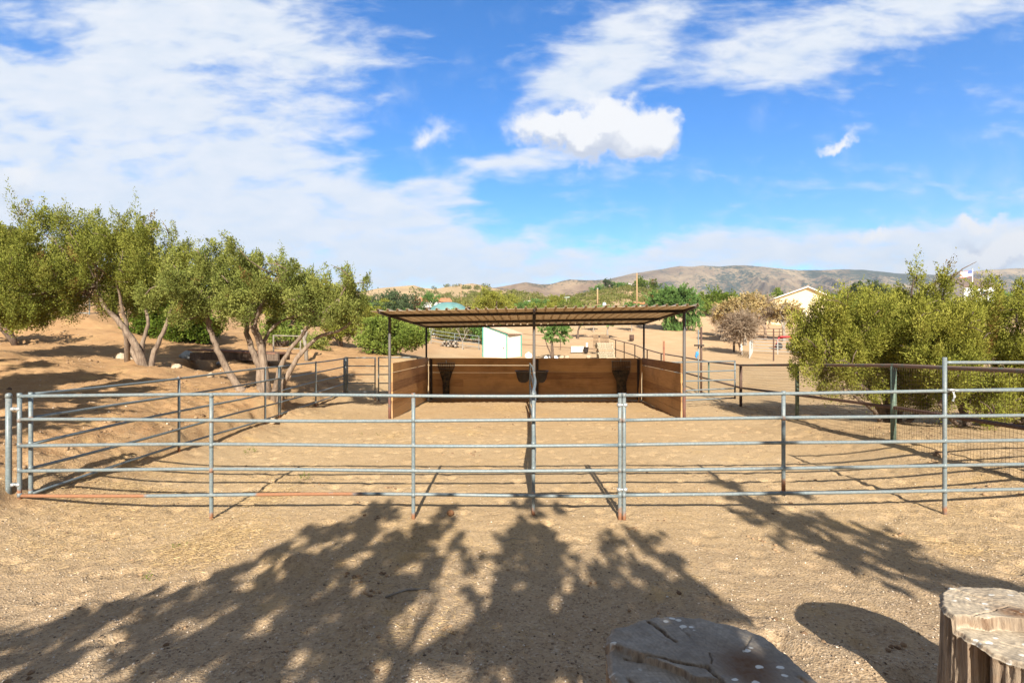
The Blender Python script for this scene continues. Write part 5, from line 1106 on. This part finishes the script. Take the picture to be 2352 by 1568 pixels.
p = at(1656, 764, 70); root = thing('wheelie_bin', 'dark bin tipped over on the pale track left of the twiggy thicket', 'bin', p); mb = MB(); mb.box(p+Vector((0, 0, .42)), (.55, .6, .95), 0, 0, 0, .5); mb.build('body', M['tub'], root); mb = MB(); mb.box(p+Vector((.25, 0, .9)), (.62, .66, .07), 0, 0, 0, .5); mb.build('lid', M['tub'], root)
# white buckets, pale stones behind
for i, (px, py, lab) in enumerate(((1254, 800, 'leftmost white stone at the foot of the leafy tree behind the shelter'), (1264, 799, 'middle white stone at the foot of the leafy tree'), (1275, 801, 'right white stone at the foot of the leafy tree'), (1290, 806, 'tan stone right of the white stones behind the shelter'), (1302, 806, 'tan stone farthest right in the row by the leafy tree'), (1352, 814, 'flat grey stone left of the pallet stack'))):
    p = at(px, py+5, 39.0); p.z = max(p.z, G(p.x, p.y)-.02) if False else p.z; mb = MB(); rock_mesh(mb, (p.x, p.y, G(p.x, p.y)+.12), .22, 30+i, .7, 12, 8); tag(link('rock', mb.mesh('rock', True), M['white'] if i < 3 else M['rock']), lab, 'rock', 'stones behind the shelter')
p = gpx(1214, 39.5); root = thing('white_tank', 'round white water float lying on the ground right of the shed', 'tank', p); mb = MB(); mb.lathe([(.12, -.02), (.28, .08), (.33, .28), (.26, .46), (.1, .54), (.06, .6)], p, 18); mb.build('body', M['white'], root, True)
# fences behind
def rail_fence(label, pts, h, rails, m, r=.035, every=3.0, name='pipe_fence', group='far pipe fences'):
    root = thing(name, label, 'fence', (pts[0][0], pts[0][1], G(*pts[0])), group); P_ = [Vector((x, y, 0)) for x, y in pts]
    D = []
    for a, b in zip(P_[:-1], P_[1:]):
        n = max(1, round((b-a).length/every)); D += [a.lerp(b, i/n) for i in range(n)]
    D.append(P_[-1]); gs = [G(p.x, p.y) for p in D]
    for p, g_ in zip(D, gs): mb = MB(); mb.tube([(p.x, p.y, g_-.1), (p.x, p.y, g_+h)], r*1.1, 7); mb.build('post', m, root)
    for k in range(rails):
        mb = MB(); mb.tube([(p.x, p.y, g_+h-.02-k*(h-.3)/max(1, rails-1)*1.0) for p, g_ in zip(D, gs)], r, 6); mb.build('rail', m, root)
    return root
X0 = lambda px, Yd: ((px-CX)/F*Yd, Yd)
rail_fence('dark brown pipe fence running left from the far corner behind the shelter', [X0(1391, 45), X0(1198, 52), X0(1105, 54)], 1.4, 2, M['brown_pipe'], .03, 5)
rail_fence('dark brown pipe fence behind the round shrub, left of the white shed', [X0(1108, 56), X0(1000, 56)], 1.7, 3, M['brown_pipe'], .04, 2.6)
rail_fence('pale green tubular panels behind the shelter left of the white shed', [X0(1100, 47), X0(990, 48)], 1.35, 4, M['pipe'], .03, 3.0, 'corral_panel')
rail_fence('rust brown pipe fence across the back of the right paddock', [X0(1655, 60), X0(1860, 58), X0(2010, 60)], 1.5, 4, M['brown_pipe'], .035, 3.0)
rail_fence('pale corral panels standing in the right paddock beside the juniper', [X0(1722, 43), X0(1728, 49), X0(1850, 45), X0(1880, 44)], 1.45, 5, M['white_pipe'], .038, 2.3, 'corral_panel')
rail_fence('pale blue pipe fence on top of the mound behind the left juniper', [X0(-60, 29), X0(60, 29.5), X0(205, 30), X0(290, 33)], 1.3, 3, M['pipe'], .03, 3.0)
rail_fence('thin bleached pole fence behind the pale stemmed juniper', [X0(628, 22.5), X0(690, 23)], .9, 2, M['bark_grey'], .03, 1.2, 'pole_fence')
root = thing('bleached_post', 'thick pale bare trunk standing upright behind the pale stemmed juniper', 'dead trunk', gpx(704, 22)); p = gpx(704, 22); mb = MB(); mb.tube([p-Vector((0, 0, .1)), p+Vector((-.03, 0, .6)), p+Vector((-.2, 0, 1.4))], [.1, .08, .06], 8); mb.tube([p+Vector((-.08, 0, .9)), p+Vector((.02, 0, 1.35))], [.05, .035], 6); mb.build('trunk', M['bark_grey'], root, True)
p = Vector((*X0(1634, 42), 0)); p.z = G(p.x, p.y)
for (px, Yd, h, lab) in ((1654, 50, 1.5, 'brown wooden post alone in the right paddock left of the whitewashed trunk'), (1877-120, 42, 2.6, 'tall thin brown post in front of the pale corral panels')):
    p = gpx(px if px > 1700 else 1777, Yd) if px > 1700 else gpx(1776-0 if False else 1777-0, Yd); 
    p = gpx(1777, 40) if h > 2 else gpx(1777-0, 50)
    if h < 2: p = gpx(1686, 50)
    root = thing('fence_post', lab, 'post', p); mb = MB(); mb.tube([p-Vector((0, 0, .1)), p+Vector((0, 0, h*.5)), p+Vector((0, 0, h))], .055 if h > 2 else .12, 8); mb.build('pole', M['brown_pipe'] if h > 2 else M['bark_dark'], root)
    mb = MB(); mb.lathe([(.06 if h > 2 else .13, -.01), (.06 if h > 2 else .13, .03)], p+Vector((0, 0, h)), 8); mb.build('cap', M['dark_steel'], root)
# vehicles parked behind the shelter
def vehicle(name, label, cat, px, Yd, L, body, rz, truck=True):
    p = gpx(px, Yd); root = thing(name, label, cat, p, 'vehicles parked behind the shelter', rz)
    mb = MB(); prof = [(-L/2, .45), (-L/2, .95), (-L/2+.1, 1.0), (-.3, 1.02), (.1, 1.05), (L/2-.9, 1.0), (L/2-.05, .85), (L/2, .45)] if truck else [(-L/2, .4), (-L/2, .9), (-L/2+.5, .98), (L/2-1.0, .95), (L/2-.05, .75), (L/2, .4)]
    def ext(prof, w_, mbx, taper=0):
        n = len(prof); vs = [(x, -w_/2+taper*(z > 1.3), z) for x, z in prof]+[(x, w_/2-taper*(z > 1.3), z) for x, z in prof]
        mbx.add(vs, [tuple(range(n)), tuple(range(2*n-1, n-1, -1))]+[(i, (i+1) % n+0 if False else (i+1) % n, n+(i+1) % n, n+i) for i in range(n)])
    ext(prof, 1.8, mb); o = mb.build('body', body, root, world=False)
    mb = MB(); cab = [(-.4, 1.0), (-.3, 1.72), (.75, 1.74), (1.35, 1.02)] if truck else [(-L/2+.3, .95), (-L/2+.8, 1.45), (.5, 1.46), (1.2, .95)]
    ext(cab, 1.66, mb, .12); mb.build('cab', body, root, world=False)
    mb = MB(); gl = [(x*.86+.06, 1.06+(z-1.0)*.82 if truck else 1.0+(z-.95)*.82) for x, z in cab]; ext(gl, 1.74, mb, .11); mb.build('window', simple('dark_glass', (.02, .025, .03), .12), root, world=False)
    for sx in (-L/2+.85, L/2-.85):
        for sy in (-.88, .88):
            mb = MB(); mb.tube([(sx, sy-.1, .36), (sx, sy+.1, .36)], .36, 18); wo = mb.build('wheel', M['tub'], root, world=False)
            mb = MB(); mb.tube([(sx, sy-.11, .36), (sx, sy+.11, .36)], .19, 12); mb.build('rim', M['zinc'], root, world=False)
    mb = MB(); mb.box((L/2+.01, -.62, .72), (.05, .3, .14)); mb.build('headlight', M['white'], root, world=False); mb = MB(); mb.box((L/2+.01, .62, .72), (.05, .3, .14)); mb.build('headlight', M['white'], root, world=False)
    return root
vehicle('pickup_truck', 'white pickup truck with dark windows behind the pipe fence, left of the shed', 'truck', 1030, 61, 5.2, M['white'], .15)
vehicle('parked_car', 'silver blue car behind the bare branches, close to the left of the shed', 'car', 1092, 63, 4.4, simple('silver_paint', (.45, .50, .55), .3, .5, .05), -.3, False)
# low flatbed trailer
p = gpx(1045, 55); root = thing('flatbed_trailer', 'dark flatbed trailer parked behind the pale green panels', 'trailer', p); mb = MB(); mb.box(p+Vector((0, 0, .75)), (4.4, 1.8, .14)); mb.build('bed', M['dark_steel'], root)
for k in range(2):
    mb = MB(); mb.tube([p+Vector((-.4+k*.8, -1.0, .35)), p+Vector((-.4+k*.8, -.8, .35))], .35, 16); mb.build('wheel', M['tub'], root)
mb = MB(); mb.tube([p+Vector((-2.2, 0, .7)), p+Vector((-3.2, 0, .45))], .05, 6); mb.build('drawbar', M['dark_steel'], root)
# firewood pile
p = gpx(1036, 47); 
for i in range(14):
    r_ = i//5; q = p+Vector((-.9+(i % 5)*.34+r_*.15, .3*(i % 2), .12+r_*.2)); mb = MB(); mb.tube([q+Vector((0, -.5, 0)), q+Vector((random.uniform(-.1, .1), .5, 0))], .11+.03*random.random(), 8); tag(link('log', mb.mesh('log', True), M['bark_grey' if i % 3 else 'bark_dark']), ['bottom', 'middle', 'top'][i//5]+' row '+ORD[i % 5]+' log from the left in the wood pile', 'log', 'logs in the wood pile')
# red implement behind the corral panels
p = gpx(1802, 51); root = thing('farm_implement', 'small red farm implement behind the pale corral panels', 'implement', p); redm = simple('red_paint', (.45, .04, .05), .5)
mb = MB(); mb.tube([p+Vector((-1, 0, .2)), p+Vector((-.6, 0, 1.2)), p+Vector((.6, 0, 1.3)), p+Vector((1.0, 0, .5))], .08, 8); mb.build('frame', redm, root, True); mb = MB(); mb.box(p+Vector((0, 0, 1.35)), (1.1, .5, .12)); mb.build('seat', redm, root)
for s_ in (-.7, .8):
    mb = MB(); mb.tube([p+Vector((s_, -.3, .35)), p+Vector((s_, -.15, .35))], .35, 16); mb.build('wheel', M['tub'], root)
# houses
def gable(label, px0, px1, pyr, pye, pyb, Yd, dep, wallm, roofm, off=0.5, name='house', over=.5, windows=(), rz=0.0, ridge_along='y', roof_t=.22, fascia=None):
    a = at(px0, pye, Yd); b = at(px1, pye, Yd); zr = at(0, pyr, Yd).z; zb = at(0, pyb, Yd).z; W_ = b.x-a.x; cx = (a.x+b.x)/2; root = thing(name, label, 'house', (cx, Yd+dep/2, zb), 'houses on the hills', rz)
    zb -= 1.0; hb, he, hr = 0-1.0, a.z-root.location.z, zr-root.location.z; xr = -W_/2+W_*off; d = dep/2
    mb = MB()
    if ridge_along == 'y':
        n = [(-W_/2, hb), (W_/2, hb), (W_/2, he), (xr, hr), (-W_/2, he)]
        vs = [(x, -d, z) for x, z in n]+[(x, d, z) for x, z in n]; mb.add(vs, [(0, 1, 2, 3, 4), (9, 8, 7, 6, 5)]+[(i, i+5, (i+1) % 5+5, (i+1) % 5) for i in range(5)])
    else:
        n = [(-d, hb), (d, hb), (d, he), (0, hr), (-d, he)]
        vs = [(-W_/2, y, z) for y, z in n]+[(W_/2, y, z) for y, z in n]; mb.add(vs, [(4, 3, 2, 1, 0), (5, 6, 7, 8, 9)]+[(i, (i+1) % 5, (i+1) % 5+5, i+5) for i in range(5)])
    mb.build('wall', wallm, root, world=False)
    for s_ in (0, 1):
        mb = MB(); t = roof_t; o_ = .06
        if ridge_along == 'y':
            xe = -W_/2-over if s_ == 0 else W_/2+over; run = abs(xe-xr); k = (hr-he)/max(.1, abs((-W_/2 if s_ == 0 else W_/2)-xr)); ze = hr-k*run
            q = [(xr, -d-over, hr+o_), (xe, -d-over, ze+o_), (xe, d+over, ze+o_), (xr, d+over, hr+o_)]
        else:
            ye = -d-over if s_ == 0 else d+over; k = (hr-he)/d; ze = hr-k*(d+over)
            q = [(-W_/2-over, 0, hr+o_), (W_/2+over, 0, hr+o_), (W_/2+over, ye, ze+o_), (-W_/2-over, ye, ze+o_)]
        if ridge_along != 'y' and s_ == 1 or (ridge_along == 'y' and s_ == 1): q = q[::-1]
        mb.quadbox([Vector(v) for v in q]+[Vector(v)+Vector((0, 0, t)) for v in q]); mb.build('roof', roofm, root, world=False)
    for (wx, wz, ww, wh) in windows:
        mb = MB(); mb.box((wx*W_/2, -d-.03, wz*he), (ww, .1, wh)); fr = mb.build('window', M['white'], root, world=False)
        mb = MB(); mb.box((wx*W_/2, -d-.09, wz*he), (ww*.8, .06, wh*.8)); pn = mb.build('pane', simple('pane', (.05, .07, .09), .1), fr, world=False)
    return root
M['tile'] = simple('tile_roof', (.52, .21, .10), .8, 0, .2, 2); M['cream'] = simple('cream_wall', (.78, .66, .42), .8, 0, .06, .5); M['darkroof'] = simple('dark_roof', (.16, .12, .10), .8, 0, .2, 2)
gable('white house with an orange tiled roof above the left end of the shelter roof', 962, 1025, 683, 692, 706, 140, 9, simple('white_wall', (.72, .72, .72), .7), M['tile'], windows=((-.35, .5, 1.2, 1.0), (.1, .5, 2.2, .9)), ridge_along='x', rz=.25)
gable('small white gabled wing with an orange roof in front of the orange tiled house', 988, 1004, 685.5, 690, 700, 134, 4, M['white'], M['tile'], windows=((0, .5, 1.0, .8),), over=.3)
gable('pale yellow house gable with a white roof edge behind the orange leaved tree', 1800, 1962, 661, 695, 735, 82, 10, M['cream'], simple('pale_roof', (.70, .66, .60), .6), off=.62, over=.5, rz=-.62, windows=((.1, .35, 1.2, 1.0),))
gable('white house with a steep dark roof at the far right behind the junipers', 2215, 2284, 634, 656, 684, 95, 9, simple('white_wall_far', (.75, .77, .78), .7), M['darkroof'], windows=((-.4, .7, 1.0, 1.2), (.3, .4, 1.6, 1.0)), ridge_along='x')
gable('white house on the hilltop beside the large round tree', 1412, 1450, 649, 654, 664, 285, 12, M['white'], M['white'], windows=((-.3, .5, 2, 1.5), (.4, .5, 2, 1.5)), ridge_along='x')
gable('tiny white outbuilding on the hilltop right of the large round tree', 1492, 1499, 655, 657, 664, 280, 8, M['white'], M['white'], ridge_along='x', windows=((0, .5, 1, 1),))
gable('low building with orange red roof at the foot of the tall wooden pole', 1462, 1490, 694, 698, 706, 120, 6, M['rock'], M['tile'], ridge_along='x', windows=((0, .4, 1, .6),))
gable('long low white roofed building in the scrub behind the middle of the shelter', 1190, 1215, 691, 693, 700, 150, 5, M['white'], M['white'], ridge_along='x', windows=((0, .4, 1, .6),))
# hilltop white panelled frame
Yd = 150; root = thing('billboard', 'dark panel between two white side boards on the green hillside', 'structure', at(1276, 707, Yd)); c = at(1276, 697, Yd)
mb = MB(); mb.box(c, (3.0, .3, 1.5)); mb.build('panel', M['darkroof'], root)
for s_ in (-1, 1): mb = MB(); mb.box(c+Vector((s_*1.75, 0, -.2)), (.5, .35, 2.3), 0, 0, 0, s_*.25); mb.build('side_board', M['white'], root)
# teal dome
c = at(1031, 720, 88); root = thing('dome_tent', 'pale teal rounded tarp roof peeking above the left half of the shelter roof', 'canopy', c); mb = MB()
prof = [(3.6*math.cos(t), 2.1*math.sin(t)) for t in np.linspace(0, math.pi/2*.98, 12)]; mb.lathe(prof, c, 32, 0, .8); mb.build('cover', simple('teal_tarp', (.12, .24, .23), .5, 0, .15, 1), root, True); mb = MB(); mb.lathe([(3.65, -.5), (3.65, .08), (3.55, .08)], c, 32, 0, .8); mb.build('hoop', M['zinc'], root, True)
# water tank
c = at(1388, 706, 140); root = thing('water_tank', 'small pale blue cylindrical tank above the right half of the shelter roof', 'tank', c); mb = MB(); mb.lathe([(.55, -.3), (.55, 1.1), (.4, 1.35), (.15, 1.4)], c, 18); mb.build('body', simple('tank_blue', (.45, .58, .62), .6), root, True); mb = MB(); mb.lathe([(.16, 1.36), (.16, 1.5)], c, 10); mb.build('lid', M['white'], root)
# poles
def pole(label, px, py0, py1, Yd, r, m='wood', arm=False):
    a = at(px, py1, Yd); b = at(px, py0, Yd); root = thing('utility_pole', label, 'utility pole', a, 'poles on the hillside'); mb = MB(); mb.tube([a-Vector((0, 0, 2.0)), a.lerp(b, .5), b], [r*1.2, r*1.1, r], 8); mb.build('pole', simple('pole_wood', (.36, .24, .13), .8, 0, .2, 1), root, True)
    mb = MB()
    if arm: mb.box(b-Vector((0, 0, .5)), (2.2, .14, .14)); mb.build('crossarm', M['bark_dark'], root)
    else: mb.lathe([(r*1.15, -.05), (r*1.15, .1), (r*.4, .2)], b, 8); mb.build('cap', M['zinc'], root)
pole('dark utility pole with a crossarm on the left hill', 1059, 651, 690, 190, .14, arm=True)
pole('short tan wooden pole above the right half of the shelter roof', 1372.5, 663, 706, 105, .15)
pole('tall tan wooden pole against the mountain, left of the large round tree', 1463, 627, 708, 105, .15)
c = at(1301, 706, 130); root = thing('solar_mast', 'small T shaped mast with a pale panel on the green hillside', 'mast', c); mb = MB(); mb.tube([c-Vector((0, 0, 1.5)), Vector((c.x, c.y, at(0, 684, 130).z))], .14, 8); mb.build('pole', M['bark_grey'], root); mb = MB(); q = at(1300, 683, 130); mb.box(q, (1.9, .6, .12), 0, 0, 0, -.06); mb.build('panel', simple('pale_panel', (.55, .68, .66), .4), root)
# flag by the right house
Yf = 88; a = at(2234, 664, Yf); b = at(2234, 618, Yf); root = thing('flag_pole', 'white flagpole standing in front of the dark roofed white house', 'flagpole', a); mb = MB(); mb.tube([a-Vector((0, 0, 3)), b], .06, 8); mb.build('pole', M['white'], root, True); mb = MB(); mb.lathe([(.05, 0), (.1, .06), (.1, .14), (.03, .2)], b, 8); mb.build('finial', M['zinc'], root)
def flag():
    W_, Hh = 2.3, 1.15; nx_, ny_ = 52, 26; X_, Z_ = np.meshgrid(np.linspace(0, 1, nx_+1), np.linspace(0, 1, ny_+1)); wv = .14*np.sin(X_*9+Z_*1.5)*X_
    co_ = np.stack([b.x-X_*W_, Yf+wv, b.z-.15-Hh*(1-Z_)-X_*.35+.06*np.sin(X_*8)*X_], -1).reshape(-1, 3)
    i = np.arange((nx_+1)*(ny_+1)).reshape(ny_+1, nx_+1); q = np.stack([i[:-1, :-1], i[:-1, 1:], i[1:, 1:], i[1:, :-1]], -1).reshape(-1, 4); me = quad_mesh('flag', co_, q, None, True)
    for c_ in ((.55, .06, .08), (.78, .76, .76), (.04, .08, .28)): me.materials.append(simple('flag_cloth', c_, .8, 0, .05))
    for k, pl in enumerate(me.polygons):
        r, c_ = divmod(k, nx_); canton = c_ < nx_*.4 and r >= ny_*6/13; stripe = (r//2) % 2; pl.material_index = 2 if canton else (0 if stripe == 0 else 1)
        if canton and (r-12) % 3 == 1 and c_ % 4 == 2: pl.material_index = 1
    o = bpy.data.objects.new('flag', me); COL.objects.link(o); tag(o, 'red white and blue striped flag flying left from the white flagpole', 'flag'); sm = o.modifiers.new('thick', 'SOLIDIFY'); sm.thickness = .01
flag()

# ------------------------------------------------------------------ air
HAZE = True
if HAZE:
    mb = MB(); mb.box((500, 1600, 190), (9000, 3900, 560)); m, t, bsd = mat('haze_air'); t.n.remove(bsd)
    pv_ = t.node('ShaderNodeVolumePrincipled'); pv_.inputs['Color'].default_value = (.72, .82, .97, 1); pv_.inputs['Density'].default_value = .00016; pv_.inputs['Anisotropy'].default_value = .2
    t.l.new(pv_.outputs[0], t.n['Material Output'].inputs['Volume']); tag(link('haze', mb.mesh('haze'), m), kind='stuff')
